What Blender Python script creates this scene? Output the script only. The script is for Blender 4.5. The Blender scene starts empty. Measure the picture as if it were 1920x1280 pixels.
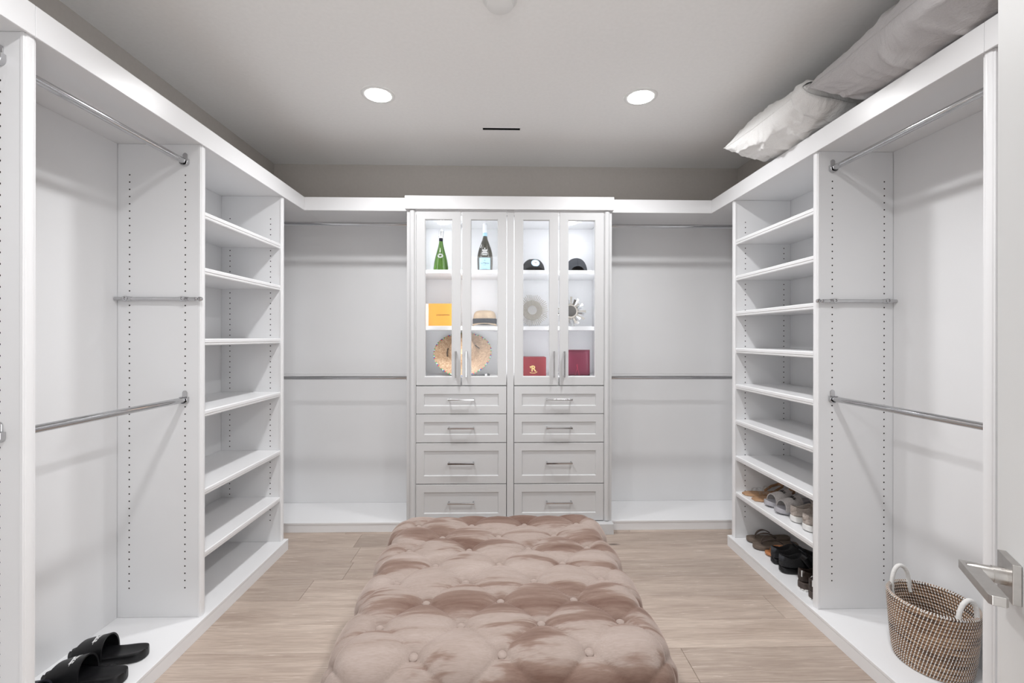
import bpy, bmesh, math, random
from mathutils import Vector, Matrix, noise, Euler

random.seed(7)
SC = bpy.context.scene
COL = SC.collection
PI = math.pi

# ------------------------------------------------------------------ camera, world, exposure
CAM_H = 1.305
cam_d = bpy.data.cameras.new('camera')
cam_d.sensor_width = 36.0
cam_d.lens = 16.0
cam_d.shift_y = -7.6 / 1920
cam_d.clip_start = 0.01
cam = bpy.data.objects.new('camera', cam_d)
cam.location = (0, 0, CAM_H)
cam.rotation_euler = (PI / 2, math.radians(-0.08), math.radians(-1.30))
COL.objects.link(cam)
SC.camera = cam

wd = bpy.data.worlds.new('world')
SC.world = wd
wd.use_nodes = True
wd.node_tree.nodes['Background'].inputs['Color'].default_value = (0.98, 0.99, 1.0, 1)
wd.node_tree.nodes['Background'].inputs['Strength'].default_value = 3.0

SC.view_settings.view_transform = 'Standard'
SC.view_settings.look = 'None'
SC.view_settings.gamma = 1.0
SC.view_settings.use_curve_mapping = False
SC.view_settings.exposure = -0.06
DOWNLIGHT = 12.0       # watts of each ceiling downlight
DOWN_SPREAD = 148      # degrees, beam of the downlights
PUCK = 36.0            # emission of the cabinet puck lights
LED = 10.0             # emission of the cabinet's LED strips

# ------------------------------------------------------------------ materials
def srgb(r, g, b):
    f = lambda c: (c / 12.92 if c <= 0.04045 else ((c + 0.055) / 1.055) ** 2.4)
    return (f(r / 255), f(g / 255), f(b / 255), 1)

class NT:
    def __init__(s, name):
        s.m = bpy.data.materials.new(name)
        s.m.use_nodes = True
        s.t = s.m.node_tree
        s.n = s.t.nodes
        s.b = s.n['Principled BSDF']
        s.out = s.n['Material Output']
    def add(s, typ, **kw):
        n = s.n.new(typ)
        for k, v in kw.items():
            if k.startswith('i_'):
                n.inputs[k[2:].replace('_', ' ')].default_value = v
            else:
                setattr(n, k, v)
        return n
    def link(s, a, b):
        s.t.links.new(a, b)
    def coord(s, scale=(1, 1, 1), kind='Object'):
        tc = s.add('ShaderNodeTexCoord')
        mp = s.add('ShaderNodeMapping')
        mp.inputs['Scale'].default_value = scale
        s.link(tc.outputs[kind], mp.inputs['Vector'])
        return mp.outputs['Vector']
    def noise(s, vec, scale=5, detail=3, rough=0.5, dist=0):
        n = s.add('ShaderNodeTexNoise')
        n.inputs['Scale'].default_value = scale
        n.inputs['Detail'].default_value = detail
        n.inputs['Roughness'].default_value = rough
        n.inputs['Distortion'].default_value = dist
        s.link(vec, n.inputs['Vector'])
        return n.outputs['Fac']
    def ramp(s, fac, stops):
        r = s.add('ShaderNodeValToRGB')
        e = r.color_ramp.elements
        while len(e) < len(stops):
            e.new(0.5)
        for el, (p, c) in zip(e, stops):
            el.position = p
            el.color = c if len(c) == 4 else (*c, 1)
        s.link(fac, r.inputs['Fac'])
        return r.outputs['Color']
    def mix(s, fac, a, b, blend='MIX'):
        n = s.add('ShaderNodeMix', data_type='RGBA', blend_type=blend)
        for sock, v in ((n.inputs[0], fac), (n.inputs[6], a), (n.inputs[7], b)):
            if hasattr(v, 'is_linked'):
                s.link(v, sock)
            else:
                sock.default_value = v
        return n.outputs[2]
    def bump(s, h, strength=0.2, dist=0.002):
        n = s.add('ShaderNodeBump')
        n.inputs['Strength'].default_value = strength
        n.inputs['Distance'].default_value = dist
        s.link(h, n.inputs['Height'])
        s.link(n.outputs['Normal'], s.b.inputs['Normal'])

def simple(name, col, rough=0.5, metal=0.0, spec=0.5, nscale=0, namp=0.0, bump=0.0):
    t = NT(name)
    t.b.inputs['Roughness'].default_value = rough
    t.b.inputs['Metallic'].default_value = metal
    t.b.inputs['Specular IOR Level'].default_value = spec
    t.b.inputs['Base Color'].default_value = col
    if nscale:
        f = t.noise(t.coord(), nscale, 3)
        c0 = tuple(min(1, c * (1 - namp)) for c in col[:3])
        c1 = tuple(min(1, c * (1 + namp)) for c in col[:3])
        t.link(t.ramp(f, [(0.3, c0), (0.7, c1)]), t.b.inputs['Base Color'])
        if bump:
            t.bump(f, bump, 0.001)
    return t.m

M = {}
M['white'] = simple('white_melamine', (0.80, 0.802, 0.812, 1), 0.32, nscale=3, namp=0.012)
M['white_paint'] = simple('white_lacquer', (0.63, 0.63, 0.635, 1), 0.28, nscale=2, namp=0.01)
M['edge'] = simple('white_edge_band', (0.83, 0.83, 0.84, 1), 0.3, nscale=3, namp=0.01)
M['wall'] = simple('greige_wall_paint', (0.58, 0.545, 0.51, 1), 0.75, spec=0.2, nscale=60, namp=0.02, bump=0.05)
M['ceiling'] = simple('pale_ceiling_paint', (0.92, 0.915, 0.905, 1), 0.8, spec=0.2, nscale=60, namp=0.015, bump=0.05)
M['chrome'] = simple('chrome', (0.54, 0.54, 0.55, 1), 0.10, 1.0, nscale=40, namp=0.03)
M['nickel'] = simple('brushed_nickel', (0.46, 0.44, 0.42, 1), 0.3, 1.0, nscale=80, namp=0.06)
M['dark'] = simple('dark_hole', (0.02, 0.015, 0.012, 1), 0.9, nscale=30, namp=0.2)
M['black_void'] = simple('vent_black', (0.006, 0.006, 0.006, 1), 0.9, nscale=20, namp=0.2)
M['plastic_white'] = simple('white_plastic', (0.82, 0.82, 0.81, 1), 0.45, nscale=5, namp=0.01)
M['door'] = simple('door_white_paint', (0.66, 0.66, 0.655, 1), 0.4, nscale=4, namp=0.012)
M['black_rubber'] = simple('black_rubber', (0.007, 0.007, 0.008, 1), 0.40, spec=0.35, nscale=50, namp=0.3, bump=0.1)
M['navy_rubber'] = simple('navy_rubber', (0.010, 0.011, 0.02, 1), 0.5, nscale=50, namp=0.3, bump=0.1)
M['black_fabric'] = simple('black_fabric', (0.016, 0.016, 0.018, 1), 0.8, nscale=220, namp=0.5, bump=0.3)
M['charcoal_fabric'] = simple('charcoal_fabric', (0.035, 0.038, 0.045, 1), 0.85, nscale=260, namp=0.4, bump=0.3)
M['brown_leather'] = simple('dark_brown_leather', (0.028, 0.017, 0.013, 1), 0.5, nscale=90, namp=0.3, bump=0.2)
M['brown_sole'] = simple('brown_rubber_sole', (0.07, 0.052, 0.045, 1), 0.6, nscale=60, namp=0.2, bump=0.2)
M['tan'] = simple('tan_leather', (0.42, 0.25, 0.14, 1), 0.55, nscale=50, namp=0.15, bump=0.1)
M['beige'] = simple('beige_leather', (0.55, 0.38, 0.27, 1), 0.5, nscale=50, namp=0.1, bump=0.1)
M['taupe'] = simple('taupe_rubber', (0.15, 0.115, 0.09, 1), 0.7, nscale=60, namp=0.12, bump=0.15)
M['taupe_dark'] = simple('dark_taupe_strap', (0.07, 0.05, 0.04, 1), 0.6, nscale=60, namp=0.12, bump=0.1)
M['orange_leather'] = simple('cognac_leather', (0.50, 0.20, 0.075, 1), 0.5, nscale=60, namp=0.2, bump=0.15)
M['grey_foam'] = simple('grey_foam', (0.42, 0.41, 0.44, 1), 0.6, nscale=60, namp=0.06, bump=0.1)
M['grey_strap'] = simple('pale_grey_strap', (0.48, 0.45, 0.44, 1), 0.7, nscale=160, namp=0.12, bump=0.2)
M['greige_knit'] = simple('greige_knit', (0.47, 0.41, 0.37, 1), 0.85, nscale=200, namp=0.2, bump=0.3)
M['white_foam'] = simple('white_foam', (0.78, 0.77, 0.75, 1), 0.6, nscale=40, namp=0.05)
M['print_white'] = simple('white_print', (0.8, 0.8, 0.8, 1), 0.5, nscale=10, namp=0.02)
M['print_black'] = simple('black_print', (0.012, 0.012, 0.012, 1), 0.5, nscale=10, namp=0.02)
M['gold'] = simple('gold_print', (0.85, 0.66, 0.28, 1), 0.35, 0.5, nscale=60, namp=0.1)
M['orange_box'] = simple('orange_card', (0.74, 0.33, 0.045, 1), 0.55, nscale=4, namp=0.03)
M['cream'] = simple('cream_card', (0.85, 0.70, 0.62, 1), 0.6, nscale=4, namp=0.03)
M['red'] = simple('red_card', (0.24, 0.020, 0.030, 1), 0.5, nscale=6, namp=0.05)
M['burgundy'] = simple('burgundy_satin', (0.15, 0.016, 0.042, 1), 0.45, nscale=8, namp=0.12)
M['red_cord'] = simple('red_cord', (0.5, 0.04, 0.09, 1), 0.6, nscale=80, namp=0.1)
M['blue_label'] = simple('pale_blue_label', (0.42, 0.70, 0.88, 1), 0.5, nscale=6, namp=0.03)
M['silver_foil'] = simple('silver_foil', (0.75, 0.75, 0.77, 1), 0.28, 0.9, nscale=150, namp=0.35, bump=0.6)
M['white_foil'] = simple('white_foil', (0.82, 0.84, 0.86, 1), 0.3, 0.3, nscale=120, namp=0.1, bump=0.4)
M['navy'] = simple('navy_fabric', (0.010, 0.012, 0.022, 1), 0.85, spec=0.2, nscale=30, namp=0.15)
M['bead'] = simple('ivory_beads', (0.40, 0.365, 0.32, 1), 0.45, nscale=200, namp=0.2, bump=0.3)
M['mirror'] = simple('mirror_glass', (0.86, 0.87, 0.88, 1), 0.03, 1.0, nscale=3, namp=0.01)
def cotton(name, col):
    t = NT(name)
    v = t.coord((1.0, 0.55, 1.0))
    f = t.noise(v, 8, 4, 0.55, 1.4)
    f2 = t.noise(t.coord(), 300, 2)
    c0 = tuple(c * 0.95 for c in col[:3]); c1 = tuple(min(1, c * 1.03) for c in col[:3])
    t.link(t.ramp(f2, [(0.3, c0), (0.7, c1)]), t.b.inputs['Base Color'])
    t.b.inputs['Roughness'].default_value = 0.9
    t.b.inputs['Specular IOR Level'].default_value = 0.1
    t.bump(f, 0.6, 0.030)
    return t.m
M['white_cotton'] = cotton('white_cotton', (0.88, 0.875, 0.865, 1))
M['grey_cotton'] = cotton('grey_cotton', (0.56, 0.545, 0.55, 1))
M['grey_cotton_pale'] = cotton('pale_grey_cotton', (0.62, 0.60, 0.59, 1))
M['white_cord'] = simple('white_cord', (0.78, 0.77, 0.75, 1), 0.75, nscale=150, namp=0.06, bump=0.2)
M['leg'] = simple('dark_wood_leg', (0.05, 0.035, 0.025, 1), 0.5, nscale=30, namp=0.2)

def emitter(name, col, strength):
    t = NT(name)
    t.b.inputs['Base Color'].default_value = (0.9, 0.9, 0.9, 1)
    t.b.inputs['Emission Color'].default_value = col
    t.b.inputs['Emission Strength'].default_value = strength
    return t.m
M['downlight'] = emitter('downlight_glow', (1.0, 0.99, 0.97, 1), 26.0)
M['puck'] = emitter('puck_glow', (0.95, 0.97, 1.0, 1), PUCK)

M['led'] = emitter('led_glow', (0.95, 0.97, 1.0, 1), LED)

def glass_pane_mat(name='clear_pane', base=0.035, edge=0.5):
    t = NT(name)
    t.n.remove(t.b)
    g = t.add('ShaderNodeBsdfGlossy'); g.inputs['Roughness'].default_value = 0.02
    tr = t.add('ShaderNodeBsdfTransparent'); tr.inputs['Color'].default_value = (0.98, 0.985, 0.99, 1)
    lw = t.add('ShaderNodeLayerWeight'); lw.inputs['Blend'].default_value = 0.5
    pw = t.add('ShaderNodeMath', operation='POWER'); pw.inputs[1].default_value = 4.0
    ma = t.add('ShaderNodeMath', operation='MULTIPLY_ADD'); ma.inputs[1].default_value = edge; ma.inputs[2].default_value = base
    t.link(lw.outputs['Facing'], pw.inputs[0]); t.link(pw.outputs[0], ma.inputs[0])
    mx = t.add('ShaderNodeMixShader')
    t.link(ma.outputs[0], mx.inputs[0]); t.link(tr.outputs[0], mx.inputs[1]); t.link(g.outputs[0], mx.inputs[2])
    t.link(mx.outputs[0], t.out.inputs['Surface'])
    return t.m
M['pane'] = glass_pane_mat()

def bottle_glass(name, col):
    t = NT(name)
    t.b.inputs['Base Color'].default_value = col
    t.b.inputs['Roughness'].default_value = 0.06
    t.b.inputs['Transmission Weight'].default_value = 1.0
    t.b.inputs['IOR'].default_value = 1.5
    return t.m
M['green_glass'] = bottle_glass('green_glass', (0.10, 0.24, 0.025, 1))
M['dark_glass'] = bottle_glass('brown_black_glass', (0.10, 0.09, 0.07, 1))
M['clear_plastic'] = glass_pane_mat('clear_plastic', 0.12, 0.4)

def plank_mat():
    t = NT('limed_oak_plank')
    tc = t.add('ShaderNodeTexCoord')
    oi = t.add('ShaderNodeObjectInfo')
    sc = t.add('ShaderNodeVectorMath', operation='SCALE'); sc.inputs['Scale'].default_value = 37.0
    cmb = t.add('ShaderNodeCombineXYZ')
    for k in range(3):
        t.link(oi.outputs['Random'], cmb.inputs[k])
    t.link(cmb.outputs[0], sc.inputs[0])
    ad = t.add('ShaderNodeVectorMath', operation='ADD')
    t.link(tc.outputs['Object'], ad.inputs[0]); t.link(sc.outputs[0], ad.inputs[1])
    def mapped(s):
        mp = t.add('ShaderNodeMapping'); mp.inputs['Scale'].default_value = s
        t.link(ad.outputs[0], mp.inputs['Vector']); return mp.outputs[0]
    big = t.noise(mapped((1.2, 9, 1)), 1.5, 4, 0.55, 0.6)
    grain = t.noise(mapped((4.0, 85, 1)), 1.6, 5, 0.65, 0.8)
    cath = t.noise(mapped((2.2, 16, 1)), 1.2, 2, 0.4, 1.6)
    wv = t.add('ShaderNodeMath', operation='MULTIPLY'); wv.inputs[1].default_value = 22
    t.link(cath, wv.inputs[0])
    sn = t.add('ShaderNodeMath', operation='SINE'); t.link(wv.outputs[0], sn.inputs[0])
    base = t.ramp(big, [(0.25, srgb(166, 149, 137)), (0.75, srgb(196, 181, 169))])
    tone = t.ramp(oi.outputs['Random'], [(0.0, (0.86, 0.85, 0.84)), (0.5, (1.0, 0.99, 0.98)), (1.0, (1.10, 1.10, 1.09))])
    c = t.mix(1.0, base, tone, 'MULTIPLY')
    g = t.ramp(grain, [(0.42, (0.80, 0.78, 0.77)), (0.60, (1.05, 1.05, 1.05))])
    c = t.mix(0.75, c, g, 'MULTIPLY')
    lime = t.ramp(sn.outputs[0], [(0.82, (0, 0, 0)), (1.0, (1, 1, 1))])
    fleck = t.ramp(grain, [(0.55, (0, 0, 0)), (0.66, (1, 1, 1))])
    lf = t.mix(1.0, lime, fleck, 'MULTIPLY')
    c = t.mix(lf, c, srgb(212, 200, 190))
    kv = t.add('ShaderNodeTexVoronoi'); kv.inputs['Scale'].default_value = 1.0
    t.link(mapped((1.3, 3.4, 0.01)), kv.inputs['Vector'])
    kn = t.ramp(kv.outputs['Distance'], [(0.03, (1, 1, 1)), (0.075, (0, 0, 0))])
    c = t.mix(kn, c, srgb(78, 66, 58))
    t.link(c, t.b.inputs['Base Color'])
    t.b.inputs['Roughness'].default_value = 0.42
    t.bump(grain, 0.15, 0.001)
    return t.m
M['plank'] = plank_mat()
M['subfloor'] = simple('dark_joint', (0.09, 0.07, 0.055, 1), 0.9, nscale=20, namp=0.1)

def velvet_mat():
    t = NT('taupe_velvet')
    v1 = t.coord((1.0, 4.6, 2.0))
    n1 = t.noise(v1, 1.55, 4, 0.55, 0.7)
    n2 = t.noise(t.coord((3, 30, 14)), 2.0, 4, 0.65, 0.4)
    n3 = t.noise(t.coord((14, 160, 160)), 3.0, 2, 0.6, 0.2)
    ad = t.add('ShaderNodeMath', operation='MULTIPLY_ADD'); ad.inputs[1].default_value = 0.22
    t.link(n2, ad.inputs[0]); t.link(n1, ad.inputs[2])
    patch = t.ramp(ad.outputs[0], [(0.42, srgb(166, 152, 145)), (0.625, srgb(153, 138, 130)), (0.67, srgb(130, 109, 99)), (0.80, srgb(106, 82, 72))])
    fine = t.ramp(n3, [(0.3, (0.90, 0.89, 0.88)), (0.7, (1.06, 1.06, 1.06))])
    c = t.mix(1.0, patch, fine, 'MULTIPLY')
    t.link(c, t.b.inputs['Base Color'])
    t.b.inputs['Roughness'].default_value = 0.75
    t.b.inputs['Specular IOR Level'].default_value = 0.2
    t.b.inputs['Sheen Weight'].default_value = 0.5
    t.b.inputs['Sheen Roughness'].default_value = 0.35
    t.b.inputs['Sheen Tint'].default_value = srgb(225, 205, 195)
    t.bump(n3, 0.12, 0.001)
    return t.m
M['velvet'] = velvet_mat()

def straw_mat(name, c0, c1, sc=60):
    t = NT(name)
    v = t.add('ShaderNodeTexVoronoi'); v.inputs['Scale'].default_value = sc * 2.6
    t.link(t.coord((1.0, 1.7, 1.0)), v.inputs['Vector'])
    n = t.noise(t.coord(), sc * 0.9, 3)
    f = t.mix(0.45, v.outputs['Distance'], n)
    t.link(t.ramp(f, [(0.25, c1), (0.62, c0)]), t.b.inputs['Base Color'])
    t.b.inputs['Roughness'].default_value = 0.75
    t.bump(f, 0.5, 0.002)
    return t.m
M['straw'] = straw_mat('woven_straw', srgb(172, 136, 104), srgb(230, 204, 172), 55)
M['straw_pale'] = straw_mat('pale_woven_straw', srgb(165, 140, 112), srgb(215, 195, 168), 90)

def seagrass_mat():
    t = NT('seagrass_coil')
    n = t.noise(t.coord((7, 7, 85)), 1.3, 3, 0.6, 0.2)
    n2 = t.noise(t.coord(), 120, 2)
    c = t.ramp(n, [(0.34, srgb(62, 48, 42)), (0.46, srgb(128, 96, 72)), (0.60, srgb(172, 138, 108)), (0.72, srgb(188, 158, 128))])
    c = t.mix(0.35, c, t.ramp(n2, [(0.3, (0.5, 0.5, 0.5)), (0.7, (1.2, 1.2, 1.2))]), 'MULTIPLY')
    t.link(c, t.b.inputs['Base Color'])
    t.b.inputs['Roughness'].default_value = 0.7
    t.bump(n2, 0.4, 0.002)
    return t.m
M['seagrass'] = seagrass_mat()

def trim_rim_mat():
    t = NT('striped_hat_binding')
    tc = t.add('ShaderNodeTexCoord')
    sep = t.add('ShaderNodeSeparateXYZ'); t.link(tc.outputs['Object'], sep.inputs[0])
    at = t.add('ShaderNodeMath', operation='ARCTAN2')
    t.link(sep.outputs['Y'], at.inputs[0]); t.link(sep.outputs['X'], at.inputs[1])
    ml = t.add('ShaderNodeMath', operation='MULTIPLY'); ml.inputs[1].default_value = 3.0
    t.link(at.outputs[0], ml.inputs[0])
    fr = t.add('ShaderNodeMath', operation='FRACT'); t.link(ml.outputs[0], fr.inputs[0])
    r = t.add('ShaderNodeValToRGB'); r.color_ramp.interpolation = 'CONSTANT'
    cols = [srgb(70, 160, 90), srgb(200, 215, 205), srgb(60, 80, 150), srgb(215, 85, 70), srgb(130, 190, 140), srgb(225, 140, 140)]
    e = r.color_ramp.elements
    while len(e) < len(cols):
        e.new(0.5)
    for i, c in enumerate(cols):
        e[i].position = i / len(cols); e[i].color = c
    t.link(fr.outputs[0], r.inputs['Fac'])
    t.link(r.outputs['Color'], t.b.inputs['Base Color'])
    t.b.inputs['Roughness'].default_value = 0.7
    return t.m
M['rim_stripes'] = trim_rim_mat()

# ------------------------------------------------------------------ mesh helpers
ORG = {}     # world-space origin of each object while it is being built

class MB:
    def __init__(s):
        s.v, s.f, s.mi, s.cur = [], [], [], 0
    def add(s, vs, fs):
        b = len(s.v)
        s.v += [tuple(p) for p in vs]
        s.f += [tuple(b + i for i in f) for f in fs]
        s.mi += [s.cur] * len(fs)
        return s
    def box(s, x0, x1, y0, y1, z0, z1):
        if x0 > x1: x0, x1 = x1, x0
        if y0 > y1: y0, y1 = y1, y0
        if z0 > z1: z0, z1 = z1, z0
        return s.add([(x0, y0, z0), (x1, y0, z0), (x1, y1, z0), (x0, y1, z0), (x0, y0, z1), (x1, y0, z1), (x1, y1, z1), (x0, y1, z1)],
                     [(3, 2, 1, 0), (4, 5, 6, 7), (0, 1, 5, 4), (1, 2, 6, 5), (2, 3, 7, 6), (3, 0, 4, 7)])
    def prism(s, prof, axis, a0, a1):
        """prof: list of 2-D points; axis 'x': (y,z), 'y': (x,z), 'z': (x,y)"""
        def P(p, a):
            return {'x': (a, p[0], p[1]), 'y': (p[0], a, p[1]), 'z': (p[0], p[1], a)}[axis]
        n = len(prof)
        vs = [P(p, a0) for p in prof] + [P(p, a1) for p in prof]
        fs = [(i, (i + 1) % n, n + (i + 1) % n, n + i) for i in range(n)]
        fs += [tuple(reversed(range(n))), tuple(range(n, 2 * n))]
        return s.add(vs, fs)
    def loft(s, rings, closed_ring=True, cap=True, loop=False):
        n = len(rings[0])
        vs = [p for r in rings for p in r]
        fs = []
        m = len(rings)
        for i in range(m if loop else m - 1):
            j = (i + 1) % m
            for k in range(n if closed_ring else n - 1):
                l = (k + 1) % n
                fs.append((i * n + k, i * n + l, j * n + l, j * n + k))
        if cap and closed_ring and not loop:
            fs.append(tuple(reversed(range(n))))
            fs.append(tuple(range((m - 1) * n, m * n)))
        return s.add(vs, fs)
    def tube(s, path, r, seg=10, loop=False, ry=None, up=(0, 0, 1)):
        path = [Vector(p) for p in path]
        n = len(path)
        rings = []
        for i, p in enumerate(path):
            a = path[(i - 1) % n] if (loop or i > 0) else p
            b = path[(i + 1) % n] if (loop or i < n - 1) else p
            t = (b - a).normalized()
            u = Vector(up)
            if abs(t.dot(u)) > 0.95:
                u = Vector((1, 0, 0))
            e1 = t.cross(u).normalized(); e2 = e1.cross(t).normalized()
            rr = r[i] if isinstance(r, (list, tuple)) else r
            r2 = rr if ry is None else ry
            rings.append([p + e1 * math.cos(2 * PI * k / seg) * rr + e2 * math.sin(2 * PI * k / seg) * r2 for k in range(seg)])
        return s.loft(rings, True, True, loop)
    def cyl(s, p0, p1, r, seg=16):
        return s.tube([p0, p1], r, seg)
    def lathe(s, prof, c=(0, 0, 0), seg=32, sx=1.0, sy=1.0):
        """prof: (r, z) from bottom to top, about z through c; closed with caps"""
        rings = [[(c[0] + r * sx * math.cos(2 * PI * k / seg), c[1] + r * sy * math.sin(2 * PI * k / seg), c[2] + z) for k in range(seg)] for r, z in prof]
        return s.loft(rings)
    def build(s, name, mat, parent=None, bevel=0, seg=2, smooth=False, sub=0, label=None, stuff=False, angle=35, at=None):
        me = bpy.data.meshes.new(name)
        o = bpy.data.objects.new(name, me)
        if parent is not None:
            org = ORG[parent.name]
        elif at is not None:
            org = Vector(at)
        else:
            org = Vector((0, 0, 0))
        me.from_pydata([(p[0] - org[0], p[1] - org[1], p[2] - org[2]) for p in s.v], [], s.f)
        bm = bmesh.new(); bm.from_mesh(me)
        bmesh.ops.recalc_face_normals(bm, faces=bm.faces)
        bm.to_mesh(me); bm.free()
        for m in (mat if isinstance(mat, (list, tuple)) else [mat]):
            me.materials.append(m)
        if any(s.mi):
            for p, i in zip(me.polygons, s.mi):
                p.material_index = i
        COL.objects.link(o)
        if parent is not None:
            o.parent = parent
        else:
            o.location = org
        ORG[o.name] = Vector(org)
        if bevel:
            b = o.modifiers.new('bevel', 'BEVEL'); b.width = bevel; b.segments = seg; b.limit_method = 'ANGLE'; b.angle_limit = math.radians(30)
            b.harden_normals = False
        if sub:
            b = o.modifiers.new('sub', 'SUBSURF'); b.levels = sub; b.render_levels = sub
        if smooth or sub:
            for p in me.polygons: p.use_smooth = True
            if not sub:
                try:
                    me.set_sharp_from_angle(angle=math.radians(angle))
                except Exception:
                    pass
        if label: o['label'] = label
        if stuff: o['kind'] = 'stuff'
        return o

def tag(o, label=None, cat=None, group=None, kind=None):
    if label: o['label'] = label
    if cat: o['category'] = cat
    if group: o['group'] = group
    if kind: o['kind'] = kind
    return o

def thing(name, loc, label, cat, group=None, rz=0.0):
    o = bpy.data.objects.new(name, None)
    o.empty_display_size = 0.05
    COL.objects.link(o)
    o.location = loc
    o.rotation_euler = (0, 0, rz)
    ORG[o.name] = Vector(loc)
    return tag(o, label, cat, group)

def local_thing(name, label, cat, group=None):
    """a thing whose parts are built about (0,0,0) and then moved as a whole"""
    return thing(name, (0, 0, 0), label, cat, group)

def place(o, loc, rot=(0, 0, 0)):
    o.location = loc
    o.rotation_euler = rot

def children(o):
    return [c for c in bpy.data.objects if c.parent == o]

def copy_tree(o, label=None):
    r = o.copy(); COL.objects.link(r); ORG[r.name] = ORG[o.name]
    if label: r['label'] = label
    for ch in children(o):
        c = ch.copy(); COL.objects.link(c); c.parent = r
        for g in children(ch):
            d = g.copy(); COL.objects.link(d); d.parent = c
    return r

def structure(mb, name, mat, bevel=0):
    return tag(mb.build(name, mat, bevel=bevel), kind='structure')

def lerp_table(tab, t):
    for (a, va), (b, vb) in zip(tab, tab[1:]):
        if t <= b:
            u = (t - a) / (b - a) if b > a else 0
            return va + (vb - va) * u
    return tab[-1][1]

def text_mesh(name, body, size, mat, parent, mapf, align='CENTER', thick=0.0004, bold=0.0):
    """lettering as real geometry: glyph outlines, each vertex carried to its place by mapf(u, v, h)"""
    cu = bpy.data.curves.new('lettering', 'FONT')
    cu.body = body; cu.size = size; cu.align_x = align; cu.align_y = 'CENTER'
    cu.extrude = thick; cu.resolution_u = 3; cu.offset = bold
    tmp = bpy.data.objects.new('lettering_tmp', cu)
    COL.objects.link(tmp)
    dg = bpy.context.evaluated_depsgraph_get()
    me = bpy.data.meshes.new_from_object(tmp.evaluated_get(dg))
    bpy.data.objects.remove(tmp); bpy.data.curves.remove(cu)
    mb = MB()
    mb.add([mapf(v.co.x, v.co.y, v.co.z + thick) for v in me.vertices], [tuple(p.vertices) for p in me.polygons])
    bpy.data.meshes.remove(me)
    return mb.build(name, mat, parent)

# ------------------------------------------------------------------ room dimensions (metres)
XL, XR, YB, YF, ZC = -1.705, 1.805, 3.445, -0.05, 2.60       # inner faces of the walls
LF, RF, BF = -1.330, 1.440, 3.085                          # front edges of the closet panels
BX = 0.010                                                 # thickness of the back panels
P0, P1, P2, P3 = 0.555, 1.300, 2.045, 2.787                # near faces of the upright panels
PT = 0.035
PLZ = 0.066                                                # top of the plinths
SHZ = 2.157                                                # underside of the top shelf
CRZ = 2.243                                                # top of the fascia

# ------------------------------------------------------------------ setting
structure(MB().box(XL - 0.12, XL, YF - 0.12, YB + 0.12, -0.02, ZC + 0.1), 'wall_left', M['wall'])
structure(MB().box(XR, XR + 0.12, YF - 0.12, YB + 0.12, -0.02, ZC + 0.1), 'wall_right', M['wall'])
structure(MB().box(XL, XR, YB, YB + 0.12, -0.02, ZC + 0.1), 'wall_back', M['wall'])
DX0, DX1, DZ = -0.52, 0.30, 2.42
wf = MB()
wf.box(XL, DX0, YF - 0.12, YF, -0.02, ZC + 0.1); wf.box(DX1, XR, YF - 0.12, YF, -0.02, ZC + 0.1); wf.box(DX0, DX1, YF - 0.12, YF, DZ, ZC + 0.1)
structure(wf, 'wall_front', M['wall'])
# ceiling with a slot for the air vent
VX0, VX1, VY0, VY1 = -0.121, 0.114, 2.812, 2.850
ce = MB()
ce.box(XL - 0.12, VX0, YF - 0.12, YB + 0.12, ZC, ZC + 0.1)
ce.box(VX1, XR + 0.12, YF - 0.12, YB + 0.12, ZC, ZC + 0.1)
ce.box(VX0, VX1, YF - 0.12, VY0, ZC, ZC + 0.1)
ce.box(VX0, VX1, VY1, YB + 0.12, ZC, ZC + 0.1)
structure(ce, 'ceiling', M['ceiling'])
# floor: planks laid across the room, each a piece of its own on a dark sub-floor
fl = structure(MB().box(XL - 0.12, XR + 0.12, YF - 0.12, YB + 0.12, -0.06, -0.013), 'floor', M['subfloor'])
rng = random.Random(4)
PW = 0.1905
FX0, FX1 = XL, XR
row = 0
y = 2.85 + 2 * PW
plank_meshes = {}
starts = {}
while y > -0.14:
    y0 = y - PW
    x = FX0 - rng.uniform(0.1, 1.5)
    while x < FX1:
        ln = rng.choice([1.1, 1.4, 1.7, 1.9, 2.1])
        a, b = max(x, FX0), min(x + ln, FX1)
        if b - a > 0.05:
            key = (round(b - a, 3))
            mb = MB().box(a + 0.0006, b - 0.0006, y0 + 0.0006, y - 0.0006, -0.0128, 0.0)
            o = mb.build('plank', M['plank'], fl, bevel=0.0012, seg=1)
        x += ln
    y = y0

# ------------------------------------------------------------------ ceiling fittings
def downlight(x, y, label):
    t = thing('ceiling_light', (x, y, ZC), label, 'ceiling light', 'recessed ceiling downlights')
    ring = [(0.066, -0.0005), (0.068, -0.005), (0.078, -0.006), (0.088, -0.003), (0.089, -0.0002)]
    mb = MB()
    rings = [[(x + r * math.cos(2 * PI * k / 40), y + r * math.sin(2 * PI * k / 40), ZC + z) for k in range(40)] for r, z in ring]
    mb.loft(rings, True, False)
    mb.build('trim_ring', M['plastic_white'], t, smooth=True)
    MB().lathe([(0.067, -0.0005), (0.067, -0.006), (0.058, -0.010), (0.035, -0.0125), (0.004, -0.0135)], (x, y, ZC), 40).build('diffuser', M['downlight'], t, label='glowing round diffuser')
    ld = bpy.data.lights.new('downlight_beam', 'AREA')
    ld.shape = 'DISK'; ld.size = 0.13; ld.energy = DOWNLIGHT; ld.color = (0.985, 0.99, 1.0); ld.spread = math.radians(DOWN_SPREAD)
    lo = bpy.data.objects.new('downlight_beam', ld); COL.objects.link(lo)
    lo.parent = t; lo.location = (0, 0, -0.015)
downlight(-0.661, 2.445, 'lit round recessed downlight in the ceiling on the black slides side')
downlight(0.745, 2.430, 'lit round recessed downlight in the ceiling on the pillow side')
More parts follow.
